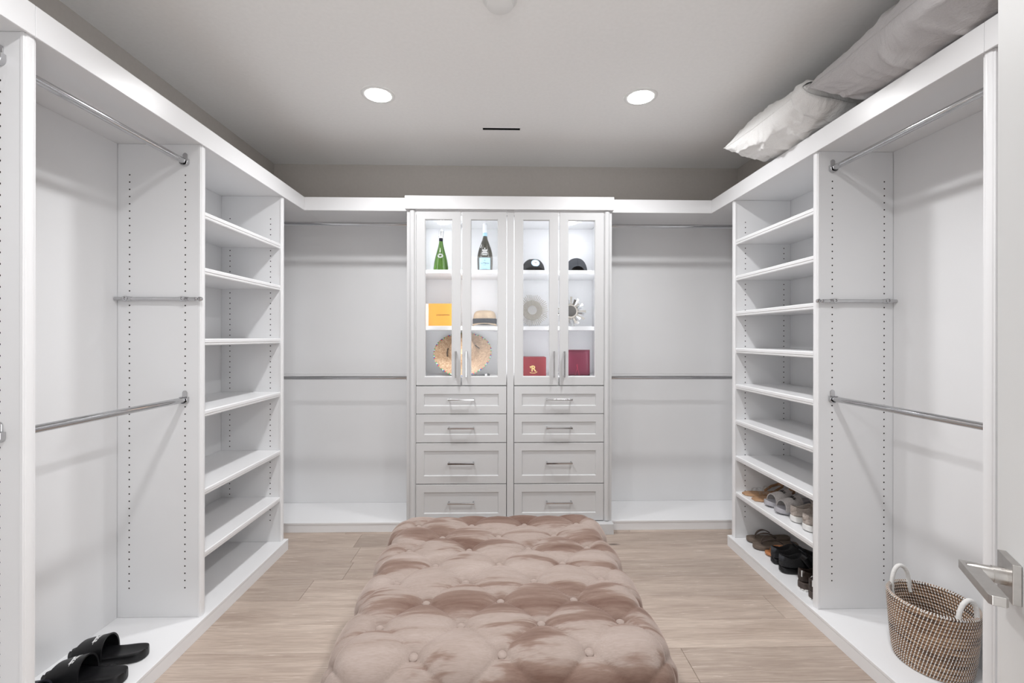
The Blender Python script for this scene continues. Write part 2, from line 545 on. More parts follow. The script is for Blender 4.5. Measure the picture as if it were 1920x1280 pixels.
downlight(-0.661, 0.95, 'lit round recessed downlight above the doorway end, black slides side')
downlight(0.745, 0.95, 'lit round recessed downlight above the doorway end, pillow side')

t = thing('smoke_detector', (-0.009, 1.735, ZC), 'white round smoke detector cut off by the top of the picture', 'smoke detector')
MB().lathe([(0.066, -0.0005), (0.066, -0.010), (0.060, -0.013)], (-0.009, 1.735, ZC), 40).build('base', M['plastic_white'], t, smooth=True)
MB().lathe([(0.052, -0.0125), (0.055, -0.020), (0.050, -0.032), (0.036, -0.038), (0.004, -0.040)], (-0.009, 1.735, ZC), 40).build('cover', M['plastic_white'], t, smooth=True)

t = thing('air_vent', (0, 2.83, ZC), 'narrow black slot air vent in the ceiling near the back wall', 'air vent')
e = 0.004
mb = MB()
for b in ((VX0 - e, VX1 + e, VY0 - e, VY0 + 0.003), (VX0 - e, VX1 + e, VY1 - 0.003, VY1 + e), (VX0 - e, VX0 + 0.002, VY0, VY1), (VX1 - 0.002, VX1 + e, VY0, VY1)):
    mb.box(*b, ZC - 0.0015, ZC + 0.002)
mb.build('slot_frame', M['ceiling'], t)
mb = MB().box(VX0 + 0.0005, VX1 - 0.0005, VY0 + 0.0005, VY1 - 0.0005, ZC + 0.05, ZC + 0.055)
mb.box(VX0 + 0.0003, VX1 - 0.0003, VY0 + 0.0003, VY0 + 0.0015, ZC + 0.003, ZC + 0.05)
mb.box(VX0 + 0.0003, VX1 - 0.0003, VY1 - 0.0015, VY1 - 0.0003, ZC + 0.003, ZC + 0.05)
mb.build('duct_box', M['black_void'], t)

# ------------------------------------------------------------------ open door with lever handle
DANG = math.radians(33)
def door_pt(px, py, z):   # local: px along the leaf from the hinge, py out of its visible face
    s_, c_ = math.sin(DANG), math.cos(DANG)
    return (0.304 + px * s_ - py * c_, -0.008 + px * c_ + py * s_, z)
def door_mb(fn):
    mb = MB(); fn(mb)
    mb.v = [door_pt(*p) for p in mb.v]
    return mb
DW, HX, HZ = 0.80, 0.737, 0.975
door = tag(door_mb(lambda m: m.box(0.004, DW, -0.040, 0.0, 0.010, 2.40)).build('door_1', M['door'], bevel=0.002, at=door_pt(0, 0, 0)), kind='structure')
lev = door_mb(lambda m: m.box(HX - 0.027, HX + 0.027, 0.0004, 0.0095, HZ - 0.027, HZ + 0.027)).build('lever_handle', M['nickel'], door, bevel=0.0008, label='brushed nickel lever on a square rose')
door_mb(lambda m: m.tube([(HX, 0.009, HZ), (HX, 0.022, HZ)], 0.0115, 24) and m.tube([(HX, 0.0215, HZ), (HX, 0.040, HZ), (HX, 0.048, HZ)], [0.0105, 0.0105, 0.009], 24)).build('neck', M['nickel'], lev, smooth=True)
def blade(m):
    prof = [(HX + 0.011, 0.054), (HX + 0.011, 0.034), (HX - 0.011, 0.034), (HX - 0.012, 0.035), (HX - 0.092, 0.031), (HX - 0.096, 0.034), (HX - 0.096, 0.047), (HX - 0.092, 0.050)]
    m.prism(prof, 'z', HZ - 0.004, HZ + 0.008)
door_mb(blade).build('lever_blade', M['nickel'], lev, bevel=0.0015)

# ------------------------------------------------------------------ closet carcasses
def panel_x(name, parent, xa, xb, y0, holes_near=True, holes_far=True, z0=PLZ, z1=SHZ):
    """an upright panel of the side runs: xa = front edge, xb = back; moulded front trim, rows of shelf-pin holes"""
    d = 1 if xb > xa else -1
    p = MB().box(xa + d * 0.0145, xb, y0 + 0.0015, y0 + PT - 0.0015, z0 + 0.0005, z1 - 0.0005).build(name, M['white'], parent, bevel=0.0008, seg=1)
    prof = [(0.0135, 0.0), (0.006, 0.0), (0.0045, 0.0015), (0.0045, 0.0045), (0.002, 0.0065), (0.0, 0.0115)]
    pts = [(xa + d * a, y0 + b) for a, b in prof] + [(xa + d * a, y0 + PT - b) for a, b in reversed(prof)]
    MB().prism(pts, 'z', z0 + 0.0008, z1 - 0.0008).build('edge_trim', M['edge'], p, smooth=True, angle=25)
    mb = MB()
    for side, on in ((y0 + 0.0015, holes_near), (y0 + PT - 0.0015, holes_far)):
        if not on: continue
        sg = -1 if side < y0 + PT / 2 else 1
        for hx in (xa + d * 0.070, xa + d * 0.312):
            for k in range(58):
                z = z0 + 0.13 + k * 0.032
                if z > z1 - 0.06: break
                ring = [(hx + 0.0035 * math.cos(2 * PI * i / 8), z + 0.0035 * math.sin(2 * PI * i / 8)) for i in range(8)]
                mb.add([(a, side + sg * 0.0004, b) for a, b in ring], [tuple(range(8))])
    if mb.v:
        mb.build('pin_holes', M['dark'], p, stuff=True)
    return p

def shelf_x(parent, xa, xb, y0, y1, z, th=0.025):
    """an adjustable shelf with a moulded nosing; z = top"""
    d = 1 if xb > xa else -1
    n = [(0.012, 0.0), (0.005, 0.0), (0.0015, 0.004), (0.0015, 0.016), (0.004, 0.019), (0.004, 0.026), (0.006, 0.030), (0.012, 0.030)]
    prof = [(xa + d * a, z - b) for a, b in n] + [(xa + d * 0.012, z - th), (xb, z - th), (xb, z)]
    return MB().prism(prof, 'y', y0, y1).build('shelf', M['edge'], parent, smooth=True, angle=25)

SIDE = {
    'L': dict(xa=LF, xb=XL + BX + 0.001, wall=XL, d=-1, shelves=[1.870, 1.618, 1.297, 0.974, 0.620, 0.337],
              unit='white shelf tower with six shelves on the black slides side',
              hang='white double hanging bay holding black slides on its base',
              pl='white plinth on the side wall carrying the black slides', ts='white top shelf with plain fascia and nothing on it along the side wall',
              bk='white back hanging bay beside the bottle end of the display cabinet'),
    'R': dict(xa=RF, xb=XR - BX - 0.001, wall=XR, d=1, shelves=[1.911, 1.688, 1.468, 1.241, 1.018, 0.799, 0.576, 0.353],
              unit='white shelf tower with eight shelves and shoes at the bottom',
              hang='white double hanging bay with the wicker basket on its base',
              pl='white plinth on the side wall carrying the wicker basket', ts='white top shelf with plain fascia carrying the pillows',
              bk='white back hanging bay beside the burgundy pouch end of the display cabinet'),
}
for S in SIDE.values():
    xa, xb, d, wall = S['xa'], S['xb'], S['d'], S['wall']
    wi = wall - d * 0.0005
    # shelf tower between panels two and three
    t = thing('shelf_tower', ((xa + xb) / 2, (P2 + P3) / 2, PLZ), S['unit'], 'shelving', 'white shelf towers of the closet')
    panel_x('side_panel', t, xa, xb, P2)
    panel_x('side_panel', t, xa, xb, P3)
    MB().box(xb + d * 0.0005, wi, P2 + 0.001, P3 + PT - 0.001, PLZ + 0.0005, SHZ - 0.0005).build('back_panel', M['white'], t)
    for z in S['shelves']:
        shelf_x(t, xa + d * 0.008, xb - d * 0.0005, P2 + PT - 0.0005, P3 + 0.0005, z)
    # hanging bays towards the doorway
    t = thing('hanging_bay', ((xa + xb) / 2, (P0 + P2) / 2, PLZ), S['hang'], 'closet unit', 'white hanging bays of the closet')
    panel_x('side_panel', t, xa, xb, P1)
    panel_x('side_panel', t, xa, xb, P0)
    MB().box(xb + d * 0.0005, wi, P0 + 0.001, P2 - 0.0005, PLZ + 0.0005, SHZ - 0.0005).build('back_panel', M['white'], t)
    # plinth
    pf = xa - d * 0.020
    t = thing('closet_plinth', ((xa + xb) / 2, 1.6, 0), S['pl'], 'plinth', 'white plinths under the closet')
    yend = P3 + PT + 0.010
    MB().box(pf + d * 0.003, wi, P0 + 0.003, yend - 0.003, 0.0005, PLZ - 0.014).build('kick_board', M['edge'], t)
    MB().box(pf, wi, P0, yend, PLZ - 0.0135, PLZ).build('base_shelf', M['edge'], t, bevel=0.002)
    MB().box(pf + d * 0.0005, pf + d * 0.0025, P0 + 0.003, yend - 0.003, 0.0005, PLZ - 0.014).build('kick_face', M['edge'], t)
    # top shelf with fascia
    t = thing('top_shelf', ((xa + xb) / 2, 1.7, SHZ), S['ts'], 'shelf', 'white top shelves with fascia')
    MB().box(xa, wi, P0, YB - 0.0005, SHZ, SHZ + 0.028).build('shelf_board', M['white'], t)
    ff = xa - d * 0.009
    y_seam = P1 + 0.020
    for ya, yb in ((P0, y_seam - 0.0006), (y_seam + 0.0006, BF - 0.010)):
        fb = MB().box(ff, ff + d * 0.0085, ya, yb, SHZ - 0.003, CRZ).build('fascia', M['edge'], t, bevel=0.0015)

# back bays, either side of the display cabinet
CX0, CX1 = -0.634, 0.742
for (x0, x1, S, sd) in ((XL + BX, CX0 - 0.001, SIDE['L'], -1), (CX1 + 0.001, XR - BX, SIDE['R'], 1)):
    t = thing('hanging_bay', ((x0 + x1) / 2, 3.3, PLZ), S['bk'], 'closet unit', 'white hanging bays of the closet')
    MB().box(x0, x1, YB - BX, YB - 0.0005, PLZ + 0.0005, 1.028).build('back_panel', M['white'], t, bevel=0.0006, seg=1)
    MB().box(x0, x1, YB - BX, YB - 0.0005, 1.029, SHZ - 0.0005).build('back_panel', M['white'], t, bevel=0.0006, seg=1)
    xs = x0 if sd < 0 else x1
    MB().box(xs, xs - sd * (-0.0) + (0.012 if sd < 0 else -0.012), P3 + PT + 0.012, YB - BX - 0.0005, PLZ + 0.0005, SHZ - 0.0005).build('end_panel', M['white'], t)
    t = thing('closet_plinth', ((x0 + x1) / 2, 3.2, 0), 'white plinth of the back bay at the ' + ('bottle' if sd < 0 else 'burgundy pouch') + ' end of the display cabinet', 'plinth', 'white plinths under the closet')
    f = BF - 0.018
    MB().box(x0, x1, f + 0.003, YB - 0.0005, 0.0005, PLZ - 0.014).build('kick_board', M['edge'], t)
    MB().box(x0, x1, f, YB - 0.0005, PLZ - 0.0135, PLZ).build('base_shelf', M['edge'], t, bevel=0.002)
    xi = (LF + 0.0005) if sd < 0 else (RF - 0.0005)
    a, b = sorted((xi, CX0 - 0.001 if sd < 0 else CX1 + 0.001))
    t = thing('top_shelf', ((a + b) / 2, 3.2, SHZ), 'white top shelf of the back bay at the ' + ('bottle' if sd < 0 else 'burgundy pouch') + ' end of the display cabinet', 'shelf', 'white top shelves with fascia')
    a2, b2 = (a, b)
    MB().box(a2 + (0.0005 if sd < 0 else 0), b2 - (0.0005 if sd > 0 else 0), BF, YB - 0.0005, SHZ + 0.0002, SHZ + 0.0282).build('shelf_board', M['white'], t)
    fa, fb = ((LF + 0.0005, CX0 - 0.001) if sd < 0 else (CX1 + 0.001, RF - 0.0005))
    MB().box(fa, fb, BF - 0.0095, BF - 0.0010, SHZ - 0.003, CRZ).build('fascia', M['edge'], t, bevel=0.0015)

# ------------------------------------------------------------------ chrome rods
def flange(mb, p, axis):
    """end bracket at p (centre of the rod end on the panel), axis = unit vector away from the panel"""
    a = Vector(axis); w = Vector((a.y, a.x, 0)); w = Vector((abs(w.x), abs(w.y), 0)); z = Vector((0, 0, 1))
    P = Vector(p)
    def plate(t0, t1, outline):
        n = len(outline)
        vs = [P + a * t0 + w * q[0] + z * q[1] for q in outline] + [P + a * t1 + w * q[0] + z * q[1] for q in outline]
        mb.add(vs, [(i, (i + 1) % n, n + (i + 1) % n, n + i) for i in range(n)] + [tuple(reversed(range(n))), tuple(range(n, 2 * n))])
    tab = [(-0.0105, -0.005), (0.0105, -0.005), (0.0105, 0.030)] + [(0.0105 * math.cos(k * PI / 8), 0.030 + 0.0105 * math.sin(k * PI / 8)) for k in range(1, 8)] + [(-0.0105, 0.030)]
    plate(0.0, 0.004, tab)
    cup_o = [(0.0185, 0.012)] + [(0.0185 * math.cos(k * PI / 10), -0.003 - 0.0165 * math.sin(k * PI / 10)) for k in range(0, 11)] + [(-0.0185, 0.012)]
    cup_i = [(-0.0145, 0.012)] + [(-0.0145 * math.cos(k * PI / 10), -0.003 - 0.0125 * math.sin(k * PI / 10)) for k in range(0, 11)] + [(0.0145, 0.012)]
    plate(0.0, 0.015, cup_o + cup_i)

def rod(p0, p1, label, b0=True, b1=True):
    t = thing('closet_rod', p0, label, 'clothes rod', 'chrome clothes rods')
    a = (Vector(p1) - Vector(p0)).normalized()
    MB().tube([Vector(p0) + a * 0.002, Vector(p1) - a * 0.002], 0.0125, 20).build('tube', M['chrome'], t, smooth=True)
    for p, ax, on in ((p0, a, b0), (p1, -a, b1)):
        if on:
            mb = MB(); flange(mb, p, ax)
            mb.build('rod_bracket', M['chrome'], t, bevel=0.0008, seg=1)
    return t
ZU, ZL = 2.078, 1.028
LX, RX, BY = LF - 0.070, RF + 0.070, 3.135
g = 0.0006
rod((LX, P1 + PT - 0.0015 + g, ZU), (LX, P2 + 0.0015 - g, ZU), 'upper chrome clothes rod high above the black slides')
rod((LX, P1 + PT - 0.0015 + g, ZL), (LX, P2 + 0.0015 - g, ZL), 'lower chrome clothes rod above the black slides')
rod((LX, P0 + PT - 0.0015 + g, ZU), (LX, P1 + 0.0015 - g, ZU), 'upper chrome rod end bracket at the very edge of the picture, opposite the door')
rod((LX, P0 + PT - 0.0015 + g, ZL), (LX, P1 + 0.0015 - g, ZL), 'lower chrome rod end bracket at the very edge of the picture, opposite the door')
rod((RX, P1 + PT - 0.0015 + g, ZU), (RX, P2 + 0.0015 - g, ZU), 'upper chrome clothes rod under the grey pillow')
rod((RX, P1 + PT - 0.0015 + g, ZL), (RX, P2 + 0.0015 - g, ZL), 'lower chrome clothes rod above the wicker basket')
rod((XL + BX + 0.0125, BY, ZU), (CX0 - 0.0016, BY, ZU), 'upper chrome rod in the back bay at the bottle end of the cabinet')
rod((XL + BX + 0.0125, BY, ZL), (CX0 - 0.0016, BY, ZL), 'lower chrome rod in the back bay at the bottle end of the cabinet')
rod((CX1 + 0.0016, BY, ZU), (XR - BX - 0.0125, BY, ZU), 'upper chrome rod in the back bay at the burgundy pouch end of the cabinet')
rod((CX1 + 0.0016, BY, ZL), (XR - BX - 0.0125, BY, ZL), 'lower chrome rod in the back bay at the burgundy pouch end of the cabinet')

def valet(xf, d, label):
    """pull-out valet rod lying along the near face of the second panel"""
    y = P2 - 0.0155; z = 1.472
    t = thing('valet_rod', (xf, y, z), label, 'valet rod', 'chrome valet rods')
    MB().tube([(xf + d * 0.010, y, z), (xf + d * 0.358, y, z)], 0.0078, 16).build('outer_tube', M['chrome'], t, smooth=True)
    MB().tube([(xf - d * 0.016, y, z), (xf + d * 0.009, y, z)], 0.0058, 16).build('inner_rod', M['chrome'], t, smooth=True)
    prof = [(0.001, -0.013), (0.007, -0.0115), (0.010, -0.006), (0.010, 0.0), (0.006, 0.0045), (0.0045, 0.009), (0.0075, 0.012), (0.0075, 0.015)]
    c = (xf - d * 0.006, y, z)
    rings = [[(c[0] + d * b, c[1] + a * math.cos(2 * PI * k / 16), c[2] + a * math.sin(2 * PI * k / 16)) for k in range(16)] for a, b in prof]
    MB().loft(rings).build('knob', M['chrome'], t, smooth=True)
    for k in (0.062, 0.306):
        x = xf + d * k
        mb = MB()
        mb.tube([(x - 0.022, y, z), (x - 0.006, y, z), (x + 0.006, y, z), (x + 0.022, y, z)], [0.0084, 0.0105, 0.0105, 0.0084], 16)
        mb.build('mounting_collar', M['chrome'], t, smooth=True)
        mb = MB()
        rr = [(0.0105, -0.004), (0.0105, -0.0125), (0.0065, -0.0125), (0.0065, -0.009), (0.001, -0.009)]
        mb.loft([[(x + r * math.cos(2 * PI * k2 / 16), y + yy, z + 0.0015 + r * math.sin(2 * PI * k2 / 16)) for k2 in range(16)] for r, yy in rr])
        mb.build('screw_cup', M['chrome'], t, smooth=True)
        MB().cyl((x, y + 0.006, z), (x, P2 + 0.0012, z), 0.006, 12).build('post', M['chrome'], t, smooth=True)
valet(LF - 0.004, -1, 'chrome pull-out valet rod on the panel above the black slides')
valet(RF + 0.004, 1, 'chrome pull-out valet rod on the panel above the wicker basket')

# ------------------------------------------------------------------ display cabinet
DY = 3.050           # front face of doors and drawers
cab = thing('display_cabinet', (0.054, 3.2, 0), 'tall white lacquered display cabinet with four panes and eight drawers at the back wall', 'cabinet')
ZB = 1.036           # top of the cabinet's lower deck (floor of the lit part)
mbp = lambda: MB()
for x0, x1 in ((CX0, -0.5725), (0.689, CX1)):     # moulded corner posts
    p = MB().box(x0, x1, DY + 0.004, YB - BX - 0.0005, 0.0005, SHZ).build('side_panel', M['white_paint'], cab, bevel=0.001)
    c = (x0 + x1) / 2 + (0.006 if x0 < 0 else -0.006)
    pts = [(c + 0.018 * math.cos(PI + k * PI / 12), DY + 0.0045 + 0.013 * math.sin(PI + k * PI / 12)) for k in range(13)]
    MB().prism(pts, 'z', 0.075, SHZ - 0.002).build('pilaster', M['white_paint'], p, smooth=True)
MB().box(0.036, 0.081, DY + 0.003, YB - BX - 0.0005, 0.0005, SHZ).build('divider', M['white_paint'], cab, bevel=0.001)
MB().box(CX0, CX1, YB - BX, YB - 0.0005, 0.0005, SHZ).build('back_panel', M['edge'], cab)
for x0, x1 in ((-0.572, 0.0355), (0.0815, 0.6885)):
    MB().box(x0, x1, DY + 0.024, YB - BX - 0.0005, ZB - 0.03, ZB).build('deck', M['edge'], cab)
    MB().box(x0, x1, DY + 0.004, YB - BX - 0.0005, SHZ - 0.034, SHZ).build('top_panel', M['edge'], cab)
    for z in (1.764, 1.381):
        MB().box(x0 + 0.0045, x1 - 0.0045, 3.095, YB - BX - 0.0005, z - 0.026, z).build('display_shelf', M['edge'], cab, bevel=0.001)
    for xa in (x0, x1 - 0.004):
        MB().box(xa, xa + 0.004, DY + 0.026, YB - BX - 0.001, ZB + 0.0005, SHZ - 0.0345).build('cheek', M['edge'], cab)
    MB().box(x0, x1, DY + 0.03, YB - BX - 0.0005, 0.072, 0.09).build('base_panel', M['white_paint'], cab)
    xc = (x0 + x1) / 2
    cx = (-0.405, 0.497)[x0 > 0]
    MB().lathe([(0.036, -0.0045), (0.036, -0.0002)], (cx, 3.235, SHZ - 0.034), 28).build('puck_light', M['puck'], cab, label='small glowing round puck light')
    for xs in (x0 + 0.012, xc - 0.036, xc + 0.024, x1 - 0.024):      # LED strips on the backs of the door frames' posts
        MB().box(xs, xs + 0.012, DY + 0.026, DY + 0.031, ZB + 0.02, SHZ - 0.05).build('led_strip', M['led'], cab, label='glowing LED strip behind the door frame')
# crown and plinth
MB().box(CX0 - 0.010, CX1 + 0.010, DY - 0.020, BF - 0.011, SHZ + 0.0005, CRZ + 0.002).box(CX0, CX1, BF - 0.011, YB - 0.011, SHZ + 0.0005, CRZ + 0.002).build('crown', M['edge'], cab, bevel=0.002)
MB().box(CX0 - 0.002, CX1 + 0.002, DY - 0.052, BF - 0.0195, 0.0005, 0.070).build('plinth', M['white_paint'], cab, bevel=0.0015)

def framed(mb, x0, x1, z0, z1, bw, rec, sl=0.004, th=0.020, solid=True, bz=None):
    """shaker front facing -y: frame, sloped inner edge and a recessed field (or an opening)"""
    bz = bz or bw
    o = [(x0, z0), (x1, z0), (x1, z1), (x0, z1)]
    i1 = [(x0 + bw, z0 + bz), (x1 - bw, z0 + bz), (x1 - bw, z1 - bz), (x0 + bw, z1 - bz)]
    i2 = [(x0 + bw + sl, z0 + bz + sl), (x1 - bw - sl, z0 + bz + sl), (x1 - bw - sl, z1 - bz - sl), (x0 + bw + sl, z1 - bz - sl)]
    vs = [(a, DY, b) for a, b in o] + [(a, DY, b) for a, b in i1] + [(a, DY + rec, b) for a, b in i2] + [(a, DY + th, b) for a, b in o] + [(a, DY + th, b) for a, b in i2]
    q = lambda a, b: [(a + k, a + (k + 1) % 4, b + (k + 1) % 4, b + k) for k in range(4)]
    fs = q(0, 4) + q(4, 8) + q(0, 12)
    if solid:
        fs += [(8, 9, 10, 11), (12, 13, 14, 15)]
    else:
        fs += q(8, 16) + q(12, 16)
    mb.add(vs, fs)

def bar_handle(parent, x0, x1, z0, z1):
    mb = MB()
    y = DY - 0.030
    if x1 - x0 > z1 - z0:
        zc = (z0 + z1) / 2
        mb.box(x0, x1, y - 0.005, y + 0.005, zc - 0.005, zc + 0.005)
        for x in (x0 + 0.006, x1 - 0.006):
            mb.box(x - 0.005, x + 0.005, y + 0.0045, DY + 0.0075, zc - 0.005, zc + 0.005)
    else:
        xc = (x0 + x1) / 2
        mb.box(xc - 0.005, xc + 0.005, y - 0.005, y + 0.005, z0, z1)
        for z in (z0 + 0.006, z1 - 0.006):
            mb.box(xc - 0.005, xc + 0.005, y + 0.0045, DY - 0.0003, z - 0.005, z + 0.005)
    return mb.build('handle', M['chrome'], parent, bevel=0.0012, label='polished chrome bar handle')

DOORS = [(-0.570, -0.2745, 1), (-0.2645, 0.032, -1), (0.0845, 0.3790, 1), (0.3890, 0.6865, -1)]
for x0, x1, side in DOORS:
    mb = MB(); framed(mb, x0, x1, 0.985, 2.150, 0.056, 0.006, 0.005, solid=False)
    d_ = mb.build('door', M['white_paint'], cab, bevel=0.0008, seg=1)
    MB().box(x0 + 0.0585, x1 - 0.0585, DY + 0.0075, DY + 0.0115, 0.985 + 0.0585, 2.150 - 0.0585).build('glass_pane', M['pane'], d_)
    hx = (x1 - 0.030) if side > 0 else (x0 + 0.030)
    bar_handle(d_, hx - 0.005, hx + 0.005, 1.040, 1.214)
for x0, x1 in ((-0.570, 0.032), (0.0845, 0.6865)):
    for z0, z1, lab in ((0.795, 0.978, 0), (0.603, 0.7905, 0), (0.327, 0.598, 0), (0.076, 0.3215, 0)):
        mb = MB(); framed(mb, x0, x1, z0, z1, 0.052, 0.008, 0.003)
        d_ = mb.build('drawer', M['white_paint'], cab, bevel=0.0008, seg=1)
        xc, zc = (x0 + x1) / 2, (z0 + z1) / 2 + 0.005
        bar_handle(d_, xc - 0.0875, xc + 0.0875, zc - 0.005, zc + 0.005)
    # dark gaps behind the fronts
    MB().box(x0 - 0.001, x1 + 0.001, DY + 0.024, DY + 0.030, 0.0905, 1.0055).build('rear_board', M['white_paint'], cab)

# ------------------------------------------------------------------ tufted ottoman
def ottoman():
    t = local_thing('tufted_ottoman', 'large square button-tufted ottoman in taupe velvet standing on the oak planks', 'ottoman')
    HX_, HY_, ZT, ZB_, R = 0.469, 0.502, 0.438, 0.060, 0.075
    s = 0.2405
    OY = 0.025
    def pq(x, y):
        yy = y - OY
        return (x + yy) / s, (x - yy) / s
    def surf(x, y, z):
        """x,y,z on the cube -> point on the rounded block, normal, lattice coordinates"""
        cx = max(-HX_ + R, min(HX_ - R, x)); cy = max(-HY_ + R, min(HY_ - R, y)); cz = min(ZT - R, z)
        dv = Vector((x - cx, y - cy, z - cz))
        dv = dv.normalized() if dv.length > 1e-9 else Vector((0, 0, 1))
        p = Vector((cx, cy, cz)) + dv * R
        drop = ZT - p.z
        h = Vector((dv.x, dv.y))
        hl = h.length
        if hl > 1e-6: h = h / hl
        w = min(1, hl * 1.0)
        ex = p.x + h.x * drop * w; ey = p.y + h.y * drop * w
        return p, dv, ex, ey
    def height(ex, ey, seedp):
        p, q = pq(ex, ey)
        fp, fq = p - round(p), q - round(q)
        # distances in metres
        db = math.hypot(fp, fq) * s / math.sqrt(2)
        dl = min(abs(fp), abs(fq)) * s / math.sqrt(2)
        along = max(abs(fp), abs(fq)) * 2
        h = 0.020 * (1 - math.exp(-(db / 0.026)))
        h += 0.011 * (1 - math.exp(-(dl / 0.030)))
        h -= 0.006 * math.exp(-(db / 0.016) ** 2)
        h -= 0.0036 * math.exp(-(dl / 0.0036) ** 2) * (1 - 0.5 * along)
        h += 0.0022 * (noise.noise(Vector((seedp[0] * 9, seedp[1] * 22, seedp[2] * 9)))) * min(1, db / 0.03)
        return h
    mb = MB()
    N = 150
    def patch(f, nu, nv):
        vs, fs = [], []
        for j in range(nv + 1):
            for i in range(nu + 1):
                x, y, z = f(i / nu, j / nv)
                p, dv, ex, ey = surf(x, y, z)
                fade = min(1.0, max(0.0, (p.z - ZB_) / 0.05))
                h = height(ex, ey, p) * (0.35 + 0.65 * fade)
                vs.append(p + dv * h)
        for j in range(nv):
            for i in range(nu):
                a = j * (nu + 1) + i
                fs.append((a, a + 1, a + nu + 2, a + nu + 1))
        mb.add(vs, fs)
    L = lambda a, b, u: a + (b - a) * u
    patch(lambda u, v: (L(-HX_, HX_, u), L(-HY_, HY_, v), ZT), N, N)
    M_ = 48
    patch(lambda u, v: (L(-HX_, HX_, u), -HY_, L(ZB_, ZT, v)), N, M_)
    patch(lambda u, v: (L(HX_, -HX_, u), HY_, L(ZB_, ZT, v)), N, M_)
    patch(lambda u, v: (-HX_, L(HY_, -HY_, u), L(ZB_, ZT, v)), N, M_)
    patch(lambda u, v: (HX_, L(-HY_, HY_, u), L(ZB_, ZT, v)), N, M_)
    body = mb.build('upholstery', M['velvet'], t, smooth=True, angle=180)
    bm = bmesh.new(); bm.from_mesh(body.data)
    bmesh.ops.remove_doubles(bm, verts=bm.verts, dist=0.0002)
    bmesh.ops.recalc_face_normals(bm, faces=bm.faces)
    bm.to_mesh(body.data); bm.free()
    for p in body.data.polygons: p.use_smooth = True
    # buttons
    proto = None
    def button(p, dv):
        nonlocal proto
        if proto is None:
            prof = [(0.0127, -0.004), (0.0132, 0.0), (0.0122, 0.0035), (0.0085, 0.0062), (0.003, 0.0072)]
            proto = MB().lathe(prof, (0, 0, 0), 20).build('button', M['velvet'], t, smooth=True)
            o = proto
        else:
            o = proto.copy(); COL.objects.link(o)
        o.location = p + dv * 0.0030
        o.rotation_euler = dv.to_track_quat('Z', 'Y').to_euler()
    for a in range(-16, 17):
        for b in range(-16, 17):
            # lattice point in extended coordinates
            ex = (a + b) * s / 2; ey = (a - b) * s / 2 + OY
            ax, ay = abs(ex), abs(ey)
            if ax < HX_ - 0.02 and ay < HY_ - 0.015:
                # on the top, including the shoulders
                x, y = ex, ey
                p, dv, _, _ = surf(x, y, ZT)
                button(p, dv)
            elif ay < HY_ - 0.05 and HX_ - 0.02 <= ax < HX_ + 0.33:
                z = ZT - (ax - HX_)
                p, dv, _, _ = surf(math.copysign(HX_, ex), ey, z)
                button(p, dv)
            elif ax < HX_ - 0.05 and HY_ - 0.015 <= ay < HY_ + 0.33:
                z = ZT - (ay - HY_)
                p, dv, _, _ = surf(ex, math.copysign(HY_, ey), z)
                button(p, dv)
    MB().box(-HX_ + 0.02, HX_ - 0.02, -HY_ + 0.02, HY_ - 0.02, 0.055, 0.075).build('base_board', M['leg'], t)
    for sx in (-1, 1):
        for sy in (-1, 1):
            MB().lathe([(0.018, 0.0), (0.025, 0.056)], (sx * 0.44, sy * 0.45, 0), 16).build('leg', M['leg'], t, smooth=True)
    place(t, (-0.007, 1.700, 0.0), (0, 0, math.radians(1.2)))
ottoman()

# ------------------------------------------------------------------ shoes
FOOT = [(0.0, 0.10), (0.015, 0.42), (0.05, 0.60), (0.10, 0.70), (0.2, 0.76), (0.35, 0.74), (0.5, 0.80), (0.62, 0.93), (0.72, 1.0), (0.82, 0.97), (0.90, 0.82), (0.95, 0.62), (0.985, 0.38), (1.0, 0.10)]
TS = [0, 0.008, 0.02, 0.045, 0.08, 0.13, 0.2, 0.28, 0.36, 0.44, 0.52, 0.6, 0.68, 0.75, 0.82, 0.88, 0.925, 0.96, 0.982, 0.994, 1.0]
def bow(t, side):    # sideways bend of the sole's centre line
    return side * 0.005 * math.sin(PI * t) * (1 if t > 0 else 0)
def sole_mb(L, W, bot, top, side=1, dish=0.0, flare=0.94):
    """bot(t), top(t): heights; heel at x=0, toe at x=L"""
    rings = []
    for t in TS:
        w = W / 2 * lerp_table(FOOT, t); b, tp = bot(t), top(t); c = bow(t, side); x = t * L
        e = min(0.004, (tp - b) * 0.3)
        rings.append([(x, c - w * flare, b), (x, c - w * 0.5, b - 0.0002), (x, c + w * 0.5, b - 0.0002), (x, c + w * flare, b), (x, c + w, b + e), (x, c + w, tp - e), (x, c + w - e * 0.8, tp),
                      (x, c + w * 0.5, tp - dish), (x, c, tp - dish * 1.2), (x, c - w * 0.5, tp - dish), (x, c - w + e * 0.8, tp), (x, c - w, tp - e), (x, c - w, b + e)])
    return MB().loft(rings)

def strap_pt(L, W, side, z0, hs, t, th, off=0.0):
    w = W / 2 * lerp_table(FOOT, t) + 0.003 + off
    return (t * L, bow(t, side) - w * math.cos(th) * (1 if abs(math.cos(th)) < 1 else 1), z0 + (hs + off) * (math.sin(th) ** 0.75 if math.sin(th) > 0 else 0))

